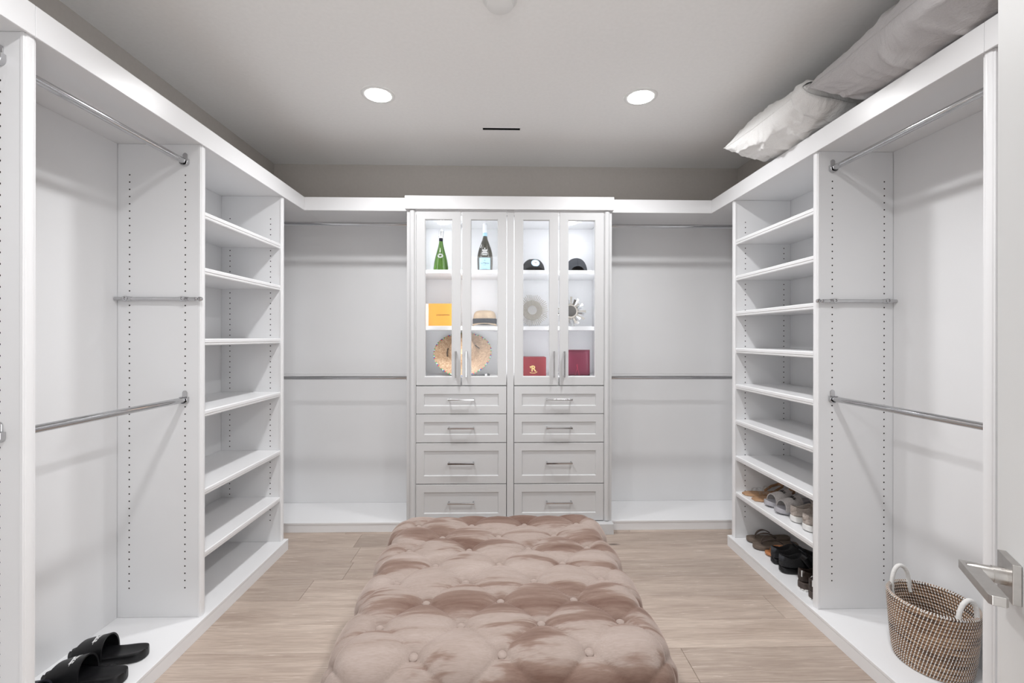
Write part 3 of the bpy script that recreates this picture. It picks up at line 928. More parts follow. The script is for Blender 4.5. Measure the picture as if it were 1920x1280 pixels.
def slide(label, group, msole, mstrap, mprint, side=1, L=0.275, W=0.104, pair_logo=True):
    t = local_thing('slide_sandal', label, 'shoe', group)
    bot = lambda u: 0.001 + 0.012 * max(0, (u - 0.72) / 0.28) ** 2
    top = lambda u: 0.030 + 0.008 * (1 - min(1, u / 0.5)) + 0.011 * max(0, (u - 0.75) / 0.25) ** 2
    sole_mb(L, W, bot, top, side, 0.005).build('sole', msole, t, sub=1)
    hs = lambda u: 0.046 + 0.030 * (0.86 - u) / 0.4
    def mapp(u, th, off):
        sw = 0.03 * math.cos(th) * 0.4
        return strap_pt(L, W, side, 0.020, hs(u), u + sw * 0.0, th, off)
    NU, NT_ = 9, 22
    U0, U1 = 0.47, 0.86
    out, inn = [], []
    for i in range(NU):
        u = U0 + (U1 - U0) * i / (NU - 1)
        row_o, row_i = [], []
        for k in range(NT_):
            th = PI * k / (NT_ - 1)
            cut = 0.035 * math.sin(th) * ((i / (NU - 1)) - 0.5) * -1.0
            uu = u + cut
            row_o.append(mapp(uu, th, 0.003)); row_i.append(mapp(uu, th, -0.0025))
        out.append(row_o); inn.append(row_i)
    rings = [a + b[::-1] for a, b in zip(out, inn)]
    st = MB().loft(rings).build('strap', mstrap, t, smooth=True, angle=60)
    # printed mark: a swoosh and four letters on top of the strap
    def on_strap(a, b, h):   # a across the strap, b along (towards the heel)
        u = 0.655 - b / L
        w = W / 2 * lerp_table(FOOT, u) + 0.006
        th = PI / 2 + a / (w * 0.95)
        p = mapp(u + 0.0, th, 0.0034 + max(0, h) * 0.5)
        return p
    sw = MB()
    n = 16
    up, lo = [], []
    for k in range(n + 1):
        q = k / n
        x_ = -0.030 + 0.062 * q
        yb = -0.006 + 0.016 * (q ** 1.6) - 0.010 * math.exp(-((q - 0.16) / 0.16) ** 2) * 0.9
        wd_ = 0.0062 * (1 - q) ** 0.7 * min(1, q / 0.10 + 0.02)
        up.append(on_strap(x_, yb + wd_, 0.0004)); lo.append(on_strap(x_, yb - wd_ * 0.5, 0.0004))
    sw.add(up + lo, [(k, k + 1, n + 1 + k + 1, n + 1 + k) for k in range(n)])
    sw.build('strap_emblem', mprint, st, label='swoosh emblem printed on the strap')
    text_mesh('strap_lettering', 'NIKE', 0.019, mprint, st, lambda a, b, h: on_strap(a + 0.002, b + 0.008, h), bold=0.0006)
    return t

def sneaker(label, group, mup, msole, mtrim, side=1, L=0.285, W=0.10, hh=0.085, sole_h=0.030, heel_flare=0.0, mlin=None, marks=None, name='sneaker'):
    t = local_thing(name, label, 'shoe', group)
    bot = lambda u: 0.001 + 0.014 * max(0, (u - 0.72) / 0.28) ** 2 + 0.006 * max(0, (0.10 - u) / 0.10) ** 2
    top = lambda u: sole_h + 0.004 * max(0, (0.15 - u) / 0.15) - 0.006 * min(1, max(0, (u - 0.3) / 0.5)) + 0.012 * max(0, (u - 0.75) / 0.25) ** 2
    so = sole_mb(L, W, bot, top, side, 0, 0.96).build('sole', msole, t, sub=1)
    H = [(0, hh * 0.92), (0.03, hh * 1.0), (0.1, hh * 0.86), (0.22, hh * 0.78), (0.36, hh * 0.92), (0.46, hh * 1.02), (0.55, hh * 0.93), (0.7, hh * 0.68), (0.85, hh * 0.52), (0.95, hh * 0.42), (1.0, hh * 0.32)]
    D = [(0, 0.0), (0.05, 0.010), (0.085, 0.048), (0.25, 0.050), (0.38, 0.050), (0.46, 0.016), (0.50, -0.001), (1.0, -0.003)]
    rings = []
    for u in TS:
        uu = 0.012 + u * 0.965
        w = W / 2 * lerp_table(FOOT, uu) * 0.93; b = top(u) - 0.004; h = lerp_table(H, u) + sole_h * 0.3; dd = lerp_table(D, u); c = bow(u, side); x = uu * L
        if dd > 0.012:
            wt, wi_ = 0.78, 0.60
        else:
            wt, wi_ = 0.80, 0.5
        hz = b + (h - b)
        ins = hz - dd
        rings.append([(x, c - w, b), (x, c - w * 0.98, b + (h - b) * 0.45), (x, c - w * wt, hz - (0.004 if dd > 0.012 else 0.016 * (1 if u > 0.47 else 0.3))), (x, c - w * (wt - 0.1), hz - (0 if dd > 0.012 else 0.006)), (x, c - w * wi_, min(hz, hz - dd * 0.4)), (x, c - w * wi_ * 0.9, ins), (x, c, ins + (0 if dd > 0 else 0.002)),
                      (x, c + w * wi_ * 0.9, ins), (x, c + w * wi_, min(hz, hz - dd * 0.4)), (x, c + w * (wt - 0.1), hz - (0 if dd > 0.012 else 0.006)), (x, c + w * wt, hz - (0.004 if dd > 0.012 else 0.016 * (1 if u > 0.47 else 0.3))), (x, c + w * 0.98, b + (h - b) * 0.45), (x, c + w, b)])
    up = MB().loft(rings).build('upper', mup, t, sub=1)
    # heel tab
    hz = lerp_table(H, 0.0) + sole_h * 0.3
    mb = MB()
    ring = []
    for k in range(9):
        th = -0.9 + 1.8 * k / 8
        r = W * 0.285
        for zz, off in ((hz - 0.034 + 0.018 * abs(th), 0.0075), (hz - 0.001, 0.0062)):
            ring.append((L * 0.028 + r - (r + off) * math.cos(th), (r + off) * math.sin(th) * 0.95, zz))
    mb.add(ring, [(2 * k, 2 * k + 2, 2 * k + 3, 2 * k + 1) for k in range(8)])
    ht = mb.build('heel_tab', mtrim, t, smooth=True)
    sm = ht.modifiers.new('thick', 'SOLIDIFY'); sm.thickness = 0.002
    # tongue
    MB().loft([[(L * a, -0.022 * wv, z), (L * a, 0.022 * wv, z), (L * a + 0.006, 0.022 * wv, z + 0.004), (L * a + 0.006, -0.022 * wv, z + 0.004)] for a, wv, z in ((0.56, 0.7, hh * 0.90), (0.48, 0.9, hh * 1.06), (0.42, 1.0, hh * 1.22), (0.40, 0.9, hh * 1.28))]).build('tongue', mtrim, t, sub=1)
    mb = MB()
    for k in range(4):
        a = 0.49 + 0.045 * k
        z = lerp_table(H, a) + sole_h * 0.3 + 0.001
        mb.tube([(L * a, -0.021, z - 0.006), (L * a - 0.002, -0.008, z + 0.002), (L * a, 0.008, z + 0.002), (L * a, 0.021, z - 0.006)], 0.002, 6)
    mb.build('laces', mtrim, t, smooth=True)
    if marks == 'brown':
        for sgn in (-1, 1):
            mb = MB()
            r = W * 0.285 + 0.006
            y_ = 0.010 * -1
            if sgn < 0:
                mb.tube([(L * 0.0165, -0.014, 0.066), (L * 0.0185, -0.014, 0.094)], 0.0026, 6)
                mb.build('heel_stripe', M['print_white'], t)
            else:
                yy = -W / 2 * 0.755
                path = [(L * 0.22, yy, 0.070), (L * 0.15, yy + 0.001, 0.076), (L * 0.12, yy + 0.001, 0.064), (L * 0.17, yy, 0.050), (L * 0.23, yy, 0.050)]
                mb.tube(path, 0.0024, 6)
                mb.build('side_outline', M['print_white'], t)
        mb = MB()
        for k in range(5):
            a = 0.0 + 0.012
            th = -1.2 + 2.4 * k / 4
            mb.box(L * 0.095 - 0.020 * math.cos(th) - 0.006, L * 0.095 - 0.020 * math.cos(th) + 0.006, 0.026 * math.sin(th) - 0.006, 0.026 * math.sin(th) + 0.006, 0.0005, 0.007)
        mb.build('tread', M['white_foam'], t, stuff=True)
    return t

def flip_flop(label, group, msole, mstrap, side=1, L=0.265, W=0.098, th=0.026, heel=0.0):
    t = local_thing('flip_flop', label, 'shoe', group)
    bot = lambda u: 0.001 + 0.006 * max(0, (u - 0.8) / 0.2) ** 2
    top = lambda u: th + 0.004 * (1 - min(1, u / 0.5)) + 0.006 * max(0, (u - 0.8) / 0.2) ** 2
    sole_mb(L, W, bot, top, side, 0.003).build('sole', msole, t, sub=1)
    mb = MB()
    for sg in (-1, 1):
        path = []
        for k in range(10):
            q = k / 9
            u = 0.80 - 0.40 * q
            w = W / 2 * lerp_table(FOOT, u)
            path.append((L * u, bow(u, side) + sg * (0.004 + (w - 0.002) * q ** 0.8), th + 0.004 + 0.034 * math.sin(PI * min(1, q * 0.86 + 0.06)) ** 0.8 * (1 - 0.25 * q)))
        mb.tube(path, [0.0045 + 0.005 * math.sin(PI * k / 9) for k in range(10)], 8, ry=0.0032)
    mb.build('thong_strap', mstrap, t, smooth=True)
    MB().cyl((L * 0.80, bow(0.8, side), th - 0.002), (L * 0.80, bow(0.8, side), th + 0.010), 0.0035, 8).build('toe_post', mstrap, t, smooth=True)
    return t

def strappy(label, group, side=1, L=0.25, W=0.085):
    """flat tan sandal with a pointed square toe and clear straps"""
    t = local_thing('strap_sandal', label, 'shoe', group)
    bot = lambda u: 0.001 + 0.010 * (1 - min(1, u / 0.35)) * 0
    top = lambda u: 0.009
    rings = []
    for u in TS:
        w = W / 2 * (lerp_table(FOOT, u) if u < 0.86 else lerp_table([(0.86, 0.93), (0.95, 0.62), (0.985, 0.46), (1.0, 0.40)], u))
        c = bow(u, side); x = u * L
        rings.append([(x, c - w * 0.97, 0.001), (x, c + w * 0.97, 0.001), (x, c + w, 0.003), (x, c + w, 0.008), (x, c + w - 0.002, 0.010), (x, c, 0.0095), (x, c - w + 0.002, 0.010), (x, c - w, 0.008), (x, c - w, 0.003)])
    MB().loft(rings).build('sole', M['tan'], t, smooth=True, angle=50)
    mb = MB()
    for u in (0.60, 0.70, 0.44):
        w = W / 2 * lerp_table(FOOT, u) + 0.001
        out, inn = [], []
        hgt = 0.046 if u < 0.5 else 0.036
        for dx in (-0.006, 0.006):
            out.append([(L * u + dx, bow(u, side) - w * math.cos(PI * k / 14), 0.006 + hgt * math.sin(PI * k / 14)) for k in range(15)])
            inn.append([(L * u + dx, bow(u, side) - (w - 0.0012) * math.cos(PI * k / 14), 0.006 + (hgt - 0.0012) * math.sin(PI * k / 14)) for k in range(15)])
        mb.loft([a + b[::-1] for a, b in zip(out, inn)])
    mb.build('clear_strap', M['clear_plastic'], t, smooth=True, angle=60, label='see-through plastic straps')
    # raised leather arch/heel loop
    path = [(L * 0.40, -W / 2 * 0.70, 0.010), (L * 0.22, -W / 2 * 0.74, 0.038), (L * 0.06, -0.022, 0.052), (L * 0.02, 0, 0.054), (L * 0.06, 0.022, 0.052), (L * 0.22, W / 2 * 0.74, 0.038), (L * 0.40, W / 2 * 0.70, 0.010)]
    MB().tube(path, 0.002, 8, ry=0.008).build('heel_strap', M['tan'], t, smooth=True)
    return t

def cross_sandal(label, group, mstrap, msole, side=1, L=0.255, W=0.092, ankle=False):
    t = local_thing('strap_sandal', label, 'shoe', group)
    bot = lambda u: 0.001 + 0.008 * max(0, (u - 0.8) / 0.2) ** 2
    top = lambda u: 0.020 + 0.006 * max(0, (u - 0.8) / 0.2) ** 2
    sole_mb(L, W, bot, top, side, 0.002).build('sole', msole, t, sub=1)
    mb = MB()
    for u0, u1 in ((0.52, 0.76), (0.76, 0.54)):
        out, inn = [], []
        for dx in (-0.013, 0.013):
            r1, r2 = [], []
            for k in range(15):
                q = k / 14; u = u0 + (u1 - u0) * q; w = W / 2 * lerp_table(FOOT, u) + 0.002; th = PI * q
                lift = 0.002 if u0 > u1 else 0.0
                r1.append((L * u + dx, bow(u, side) - w * math.cos(th), 0.014 + (0.040 + lift) * math.sin(th)))
                r2.append((L * u + dx, bow(u, side) - (w - 0.003) * math.cos(th), 0.014 + (0.037 + lift) * math.sin(th)))
            out.append(r1); inn.append(r2)
        mb.loft([a + b[::-1] for a, b in zip(out, inn)])
    mb.build('cross_strap', mstrap, t, smooth=True, angle=60)
    if ankle:
        w = W / 2 * 0.72
        path = [(L * 0.30, -w, 0.020), (L * 0.16, -w * 0.95, 0.075), (L * 0.05, -w * 0.6, 0.110), (L * 0.01, 0, 0.116), (L * 0.05, w * 0.6, 0.110), (L * 0.16, w * 0.95, 0.075), (L * 0.30, w, 0.020)]
        MB().tube(path, 0.003, 8, ry=0.014).build('ankle_strap', mstrap, t, smooth=True)
    return t

def black_shoe(label, group, side=1):
    t = sneaker(label, group, M['black_fabric'], M['black_rubber'], M['charcoal_fabric'], side, 0.27, 0.086, 0.088, 0.026, name='trainer')
    return t

# black slides on the plinth (heels towards the room)
sl1 = slide('black slide sandal with white emblem, the one farther from the camera', 'black slides on the plinth', M['black_rubber'], M['black_rubber'], M['print_white'], 1)
place(sl1, (-1.372, 1.795, PLZ + 0.0012), (0, 0, PI + math.radians(3)))
sl2 = slide('black slide sandal with white emblem, the nearer of the pair', 'black slides on the plinth', M['black_rubber'], M['black_rubber'], M['print_white'], -1)
place(sl2, (-1.352, 1.668, PLZ + 0.0012), (0, 0, PI + math.radians(2)))
sl3 = slide('dark navy slide sandal half cut off at the bottom corner, nearest the camera', 'black slides on the plinth', M['navy_rubber'], M['navy_rubber'], M['navy_rubber'], 1)
place(sl3, (-1.395, 1.535, PLZ + 0.0012), (0, 0, PI + math.radians(-4)))

S8 = 0.353 + 0.0012
GSH = 'shoes on the lowest shelf of the shelf tower'
GPL = 'shoes on the plinth under the shelf tower'
def put(o, toe_or_heel, x, y, z, L, ang=0, toe_room=True):
    """stand a shoe on a shelf of the right-hand tower; toe_room: its toe points into the room (-x), tip at x"""
    if toe_room:
        a = PI + math.radians(ang)
        place(o, (x - L * math.cos(a), y - L * math.sin(a), z), (0, 0, a))
    else:
        a = math.radians(ang)
        place(o, (x, y, z), (0, 0, a))
put(strappy('tan flat sandal with clear straps, next to the back end panel of the shelf', GSH, 1), 't', 1.468, 2.728, S8, 0.25, 2)
put(strappy('tan flat sandal with clear straps, beside the grey slides', GSH, -1), 't', 1.474, 2.634, S8, 0.25, 0)
put(slide('pale grey slide with black emblem, beside the tan sandals', GSH, M['grey_foam'], M['grey_strap'], M['print_black'], 1, 0.262, 0.086), 't', 1.487, 2.537, S8, 0.262, 2)
put(slide('pale grey slide with black emblem, beside the beige knit trainers', GSH, M['grey_foam'], M['grey_strap'], M['print_black'], -1, 0.262, 0.086), 't', 1.482, 2.434, S8, 0.262, 0)
put(sneaker('beige knit trainer with white sole, heel out, beside the grey slides', GSH, M['greige_knit'], M['white_foam'], M['greige_knit'], 1, 0.262, 0.088, 0.080), 'h', 1.500, 2.322, S8, 0.262, 1, False)
put(sneaker('beige knit trainer with white sole, mostly hidden behind the upright panel', GSH, M['greige_knit'], M['white_foam'], M['greige_knit'], -1, 0.262, 0.088, 0.080), 'h', 1.492, 2.215, S8, 0.262, 0, False)
PZ = PLZ + 0.0012
put(flip_flop('taupe flip-flop with dark strap, next to the back end panel on the plinth', GPL, M['taupe'], M['taupe_dark'], 1, 0.265, 0.086), 't', 1.492, 2.735, PZ, 0.265, 1)
put(flip_flop('taupe flip-flop with dark strap, beside the cognac sandal', GPL, M['taupe'], M['taupe_dark'], -1, 0.265, 0.086), 't', 1.480, 2.643, PZ, 0.265, 0)
put(cross_sandal('cognac leather sandal between the taupe flip-flops and the black trainers', GPL, M['orange_leather'], M['orange_leather'], 1, 0.24, 0.074), 't', 1.503, 2.557, PZ, 0.24, 1)
put(black_shoe('black trainer with grey heel tab, heel out, beside the cognac sandal', GPL, 1), 'h', 1.487, 2.472, PZ, 0.27, 1, False)
put(black_shoe('black trainer with grey heel tab, heel out, beside the black strap sandal', GPL, -1), 'h', 1.474, 2.379, PZ, 0.27, 0, False)
put(cross_sandal('black sandal with tall ankle strap standing behind the brown shoes', GPL, M['black_rubber'], M['black_rubber'], 1, 0.24, 0.066, True), 'h', 1.535, 2.297, PZ, 0.24, 0, False)
put(sneaker('dark brown leather shoe with white heel stripe, beside the black trainers', GPL, M['brown_leather'], M['brown_sole'], M['brown_leather'], 1, 0.285, 0.086, 0.092, 0.034, marks='brown', name='leather_shoe'), 'h', 1.470, 2.216, PZ, 0.285, 1, False)
put(sneaker('dark brown leather shoe with white heel stripe, partly behind the upright panel', GPL, M['brown_leather'], M['brown_sole'], M['brown_leather'], -1, 0.285, 0.086, 0.092, 0.034, marks='brown', name='leather_shoe'), 'h', 1.462, 2.126, PZ, 0.285, 0, False)

# ------------------------------------------------------------------ wicker basket
def basket():
    t = local_thing('wicker_basket', 'oval seagrass basket with white stitching and two white handles', 'basket')
    rows = 21; H = 0.246; rt = H / rows / 2 * 1.12
    A0, B0, A1, B1 = 0.113, 0.106, 0.134, 0.126
    seg = 72
    def ab(k):
        q = (k / (rows - 1)); q2 = q ** 0.65
        return A0 + (A1 - A0) * q2, B0 + (B1 - B0) * q2
    mb = MB()
    for k in range(rows):
        a, b = ab(k); z = rt + k * (H - 2 * rt) / (rows - 1)
        mb.tube([(a * math.cos(2 * PI * i / seg), b * math.sin(2 * PI * i / seg), z) for i in range(seg)], rt, 8, loop=True)
    mb.build('coil_body', M['seagrass'], t, smooth=True)
    MB().lathe([(1.0, 0.001), (1.0, 0.010)], (0, 0, 0), 48, A0, B0).build('base', M['seagrass'], t)
    mb = MB()
    ns = 80
    for k in range(rows):
        a, b = ab(k); z = rt + k * (H - 2 * rt) / (rows - 1)
        for i in range(ns):
            th = 2 * PI * (i + 0.30 * k) / ns
            for io in (1, -1):
                pts = []
                for q, dth in ((-0.82, -0.028), (0.0, 0.0), (0.82, 0.028)):
                    off = io * (rt + 0.0012) * (1 if q == 0 else 0.62)
                    tt = th + dth * 0.55
                    pts.append(((a + off) * math.cos(tt), (b + off) * math.sin(tt), z + q * rt * 0.95))
                n_ = len(pts)
                tg = Vector((-math.sin(th), math.cos(th), 0)) * 0.0014
                vs = []
                for p in pts:
                    vs += [Vector(p) - tg, Vector(p) + tg]
                mb.add(vs, [(0, 1, 3, 2), (2, 3, 5, 4)])
    o = mb.build('white_stitching', M['white_cord'], t, stuff=True)
    # wrapped rim
    a, b = ab(rows - 1)
    mb = MB()
    for i in range(96):
        th = 2 * PI * i / 96
        c = Vector((a * math.cos(th), b * math.sin(th), H - rt)); tg = Vector((-math.sin(th), math.cos(th), 0))
        n = Vector((math.cos(th), math.sin(th), 0)); r = rt + 0.001
        vs = []
        for j in range(7):
            f = PI * (j / 6) ; p = c + n * math.cos(f) * r + Vector((0, 0, 1)) * math.sin(f) * r + tg * 0.0022 * (j / 6 - 0.5)
            vs += [p - tg * 0.0014, p + tg * 0.0014]
        mb.add(vs, [(2 * j, 2 * j + 1, 2 * j + 3, 2 * j + 2) for j in range(6)])
    mb.build('rim_stitching', M['white_cord'], t, stuff=True)
    for sg in (-1, 1):
        mb = MB()
        pts = []
        for k in range(15):
            f = PI * k / 14
            pts.append((sg * (a - 0.012 + 0.004 * math.sin(f)) if abs(math.cos(f)) < 0.999 else sg * (a - 0.012), 0.040 * math.cos(f), H - 0.030 + 0.092 * math.sin(f) ** 0.8))
        pts = [(sg * (a - 0.016), 0.041, H - 0.045)] + pts + [(sg * (a - 0.016), -0.041, H - 0.045)]
        mb.tube(pts, 0.0075, 12, up=(1, 0, 0))
        mb.build('handle', M['white_cord'], t, smooth=True, label='white cord-wrapped loop handle')
    place(t, (1.645, 1.703, PLZ + 0.0005), (0, 0, math.radians(-84)))
basket()

# ------------------------------------------------------------------ pillows on the top shelf
def pillow(name, label, mat, Lx, Ly, T, seed, loc, rot, crease=0.012, sag=0.0, flange=None):
    t = local_thing(name, label, 'pillow', 'pillows on the top shelf')
    N = 96
    rnd = random.Random(seed)
    folds = [(rnd.uniform(-1, 1), rnd.uniform(-1, 1), rnd.uniform(0, PI), rnd.uniform(0.025, 0.07), rnd.uniform(0.5, 1)) for _ in range(26)]
    def prof(u, v):
        e = max(0.0, (1 - u ** 2)) * max(0.0, (1 - v ** 2))
        return e ** 0.42
    def pos(u, v, s):
        pin = 1 - 0.055 * (1 - abs(v) ** 3) * abs(u) ** 4
        pin2 = 1 - 0.055 * (1 - abs(u) ** 3) * abs(v) ** 4
        x = u * Lx / 2 * pin; y = v * Ly / 2 * pin2
        h = prof(u, v)
        n1 = noise.noise(Vector((u * 2.0 + seed, v * 2.4, s * 3.1)))
        # wrinkles that radiate from the seams
        edge = (1 - h) ** 0.7
        w1 = abs(math.sin(v * 17 + 3.0 * noise.noise(Vector((u * 2, v * 3, seed))))) * abs(u) ** 1.5 + abs(math.sin(u * 13 + 3.0 * noise.noise(Vector((v * 2, u * 3, seed + 5))))) * abs(v) ** 1.5
        f = 0.0
        for (fu, fv, fa, fw, fs) in folds:
            d1 = (u - fu) * math.cos(fa) + (v - fv) * math.sin(fa)
            d2 = -(u - fu) * math.sin(fa) + (v - fv) * math.cos(fa)
            f += fs * math.exp(-(d1 / fw) ** 2 - (d2 / 0.5) ** 2)
        z = s * (T / 2 * h * (1 + 0.18 * n1)) + s * crease * (0.8 * f - 0.7 * w1 * h) * min(1, h * 2.2)
        z += sag * v * v + 0.006 * noise.noise(Vector((u * 3, v * 3, seed + 9)))
        return (x, y, z)
    mb = MB()
    for s in (1, -1):
        vs = [pos(2 * i / N - 1, 2 * j / N - 1, s) for j in range(N + 1) for i in range(N + 1)]
        mb.add(vs, [(j * (N + 1) + i, j * (N + 1) + i + 1, (j + 1) * (N + 1) + i + 1, (j + 1) * (N + 1) + i) for j in range(N) for i in range(N)])
    b = mb.build('cushion', mat, t, smooth=True, angle=180)
    bm = bmesh.new(); bm.from_mesh(b.data)
    bmesh.ops.remove_doubles(bm, verts=bm.verts, dist=0.0012)
    bmesh.ops.recalc_face_normals(bm, faces=bm.faces)
    bm.to_mesh(b.data); bm.free()
    for p in b.data.polygons: p.use_smooth = True
    # seam piping around the edge
    pts = []
    for k in range(4 * 40):
        e_, q = divmod(k, 40); q = 2 * q / 40 - 1
        u, v = ((q, -1), (1, q), (-q, 1), (-1, -q))[e_]
        pts.append(pos(u, v, 1))
    MB().tube(pts, 0.0022, 6, loop=True).build('seam', mat, t, smooth=True)
    if flange:
        v0, v1, mat2 = flange      # open case hem: a sleeve around the pillow between v0 and v1
        rings = []
        for v in [v0 + (v1 - v0) * k / 5 for k in range(6)]:
            r = []
            for i in range(25):
                p = pos(-1 + 2 * i / 24, max(-0.97, min(0.97, v)), 1); r.append((p[0] * 1.03, v * Ly / 2, p[2] * 1.06 + 0.005))
            for i in range(24, -1, -1):
                p = pos(-1 + 2 * i / 24, max(-0.97, min(0.97, v)), -1); r.append((p[0] * 1.03, v * Ly / 2, p[2] * 1.06 - 0.004))
            rings.append(r)
        hm = MB().loft(rings, True, False).build('case_hem', mat2, t, smooth=True, angle=60)
        sm = hm.modifiers.new('thick', 'SOLIDIFY'); sm.thickness = 0.003
    place(t, loc, rot)
    return t
TSZ = SHZ + 0.028
pillow('pillow', 'white cotton pillow overhanging the end of the top shelf', M['white_cotton'], 0.50, 0.64, 0.24, 3, (1.526, 2.250, TSZ + 0.176), (0, math.radians(4.5), math.radians(3)), 0.017, 0.0, (-0.98, -0.72, M['white_cotton']))
pillow('pillow', 'wrinkled grey pillow lying lengthwise between the white pillow and the stacked one', M['grey_cotton'], 0.50, 0.72, 0.235, 8, (1.538, 1.535, TSZ + 0.172), (0, math.radians(2), math.radians(-1)), 0.018)
pillow('pillow', 'paler grey pillow propped up on the wrinkled grey one, nearest the door', M['grey_cotton_pale'], 0.46, 0.60, 0.15, 14, (1.550, 1.045, TSZ + 0.300), (math.radians(9), math.radians(4), math.radians(4)), 0.009)

# ------------------------------------------------------------------ things in the display cabinet
ZS1, ZS2 = 1.764 + 0.0006, 1.381 + 0.0006
ZD = ZB + 0.0006
# green sparkling wine bottle
def bottle_green(x, y):
    t = thing('wine_bottle', (x, y, ZS1), 'green sparkling wine bottle with silver foil top, upper cabinet shelf', 'bottle')
    c = (x, y, ZS1)
    MB().lathe([(0.030, 0.003), (0.050, 0.0), (0.0515, 0.006), (0.0510, 0.030), (0.046, 0.072), (0.038, 0.108), (0.028, 0.145), (0.019, 0.180), (0.0145, 0.205), (0.0132, 0.225), (0.0132, 0.262), (0.011, 0.274)], c, 40).build('glass_body', M['green_glass'], t, smooth=True)
    MB().lathe([(0.0136, 0.216), (0.0138, 0.219), (0.0138, 0.234), (0.0136, 0.236)], c, 28).build('neck_band', M['navy'], t, smooth=True)
    MB().lathe([(0.0142, 0.2365), (0.0175, 0.250), (0.0178, 0.270), (0.0165, 0.286), (0.011, 0.293), (0.002, 0.294)], c, 28).build('foil_cap', M['silver_foil'], t, smooth=True)
    mb = MB()   # silver crest: small medallion of petals
    for k in range(9):
        a = 2 * PI * k / 9; rr = 0.0125 if k else 0
        cx_, cz = x + 0.014 * math.cos(a), 0.108 + 0.011 * math.sin(a)
        zz = cz
        r = lerp_table([(0.072, 0.046), (0.108, 0.038), (0.145, 0.028)], zz)
        yy = y - math.sqrt(max(1e-6, r * r - (cx_ - x) ** 2)) - 0.0012
        pts = [(cx_ + 0.0062 * math.cos(2 * PI * i / 10), yy, ZS1 + zz + 0.0055 * math.sin(2 * PI * i / 10)) for i in range(10)]
        mb.add(pts + [(p[0], p[1] + 0.003, p[2]) for p in pts], [tuple(range(10))] + [(i, (i + 1) % 10, 10 + (i + 1) % 10, 10 + i) for i in range(10)])
    mb.build('crest', M['silver_foil'], t)
    return t
bottle_green(-0.428, 3.215)
def bottle_dark(x, y):
    t = thing('wine_bottle', (x, y, ZS1), 'dark sparkling wine bottle with pale blue label and white foil neck', 'bottle')
    c = (x, y, ZS1)
    R = [(0.035, 0.003), (0.049, 0.0), (0.051, 0.005), (0.0545, 0.050), (0.0555, 0.095), (0.051, 0.130), (0.042, 0.165), (0.029, 0.200), (0.0185, 0.228), (0.0150, 0.250), (0.0145, 0.285), (0.0140, 0.318)]
    MB().lathe(R, c, 40).build('glass_body', M['dark_glass'], t, smooth=True)
    MB().lathe([(0.0152, 0.2505), (0.0156, 0.254), (0.0153, 0.272), (0.0150, 0.273)], c, 28).build('neck_label', M['blue_label'], t, smooth=True)
    MB().lathe([(0.0152, 0.2735), (0.0160, 0.295), (0.0163, 0.318), (0.0155, 0.336), (0.013, 0.341), (0.002, 0.342)], c, 28).build('foil_cap', M['white_foil'], t, smooth=True)
    Rt = [(z, r) for r, z in R[1:]]
    def on(a, z, off=0.0008):
        r = lerp_table(Rt, z) + off
        th = a / r
        return (x + r * math.sin(th), y - r * math.cos(th), ZS1 + z)
    n = 14
    mb = MB()
    zs = [0.012, 0.03, 0.05, 0.07, 0.092]
    vs = [on(-0.042 + 0.084 * i / n, z) for z in zs for i in range(n + 1)]
    mb.add(vs, [(j * (n + 1) + i, j * (n + 1) + i + 1, (j + 1) * (n + 1) + i + 1, (j + 1) * (n + 1) + i) for j in range(4) for i in range(n)])
    lb = mb.build('label', M['blue_label'], t, smooth=True)
    text_mesh('label_lettering', 'La Marca', 0.0165, M['print_black'], lb, lambda a, b, h: on(a, 0.054 + b, 0.0012 + max(0, h) * 0.5))
    mb = MB()
    for z0, z1, w in ((0.071, 0.074, 0.010), (0.0405, 0.042, 0.016), (0.088, 0.0888, 0.034), (0.0155, 0.0163, 0.034)):
        k = 8
        vs = [on(-w / 2 + w * i / k, z, 0.0014) for z in (z0, z1) for i in range(k + 1)]
        mb.add(vs, [(i, i + 1, k + 2 + i, k + 1 + i) for i in range(k)])
    mb.build('label_rules', M['navy'], lb)
    mb = MB()   # white etched lines above the label, too small to read
    for z0, z1, w in ((0.109, 0.1125, 0.032), (0.1165, 0.1195, 0.046), (0.124, 0.130, 0.038), (0.1335, 0.1375, 0.030), (0.142, 0.149, 0.036), (0.154, 0.162, 0.008)):
        k = 8
        vs = [on(-w / 2 + w * i / k, z, 0.0012) for z in (z0, z1) for i in range(k + 1)]
        mb.add(vs, [(i, i + 1, k + 2 + i, k + 1 + i) for i in range(k)])
    mb.build('white_lettering', M['print_white'], t)
    return t
bottle_dark(-0.118, 3.205)

# boxes
t = thing('gift_box', (-0.42, 3.21, ZS2), 'orange lidded gift box with dark lettering, middle cabinet shelf', 'box')
bx0, bx1, by0, by1, bh = -0.506, -0.322, 3.17, 3.31, 0.158
MB().box(bx0, bx1, by0 + 0.0015, by1, ZS2, ZS2 + bh * 0.5).build('box_base', M['cream'], t, bevel=0.001)
lid = MB().box(bx0 - 0.0012, bx1 + 0.0012, by0, by1 + 0.0015, ZS2 + 0.004, ZS2 + bh).build('lid', M['orange_box'], t, bevel=0.0012)
MB().box(bx0 - 0.0275, bx0 - 0.0015, by0 + 0.004, by1, ZS2, ZS2 + bh - 0.002).build('sleeve', M['cream'], t, bevel=0.001, label='cream side of the box')
text_mesh('lettering', 'LOUIS VUITTON', 0.0124, M['print_black'], lid, lambda a, b, h: (-0.408 + a, by0 - 0.0003 - max(0, h) * 0.5, ZS2 + 0.078 + b), bold=0.0001)

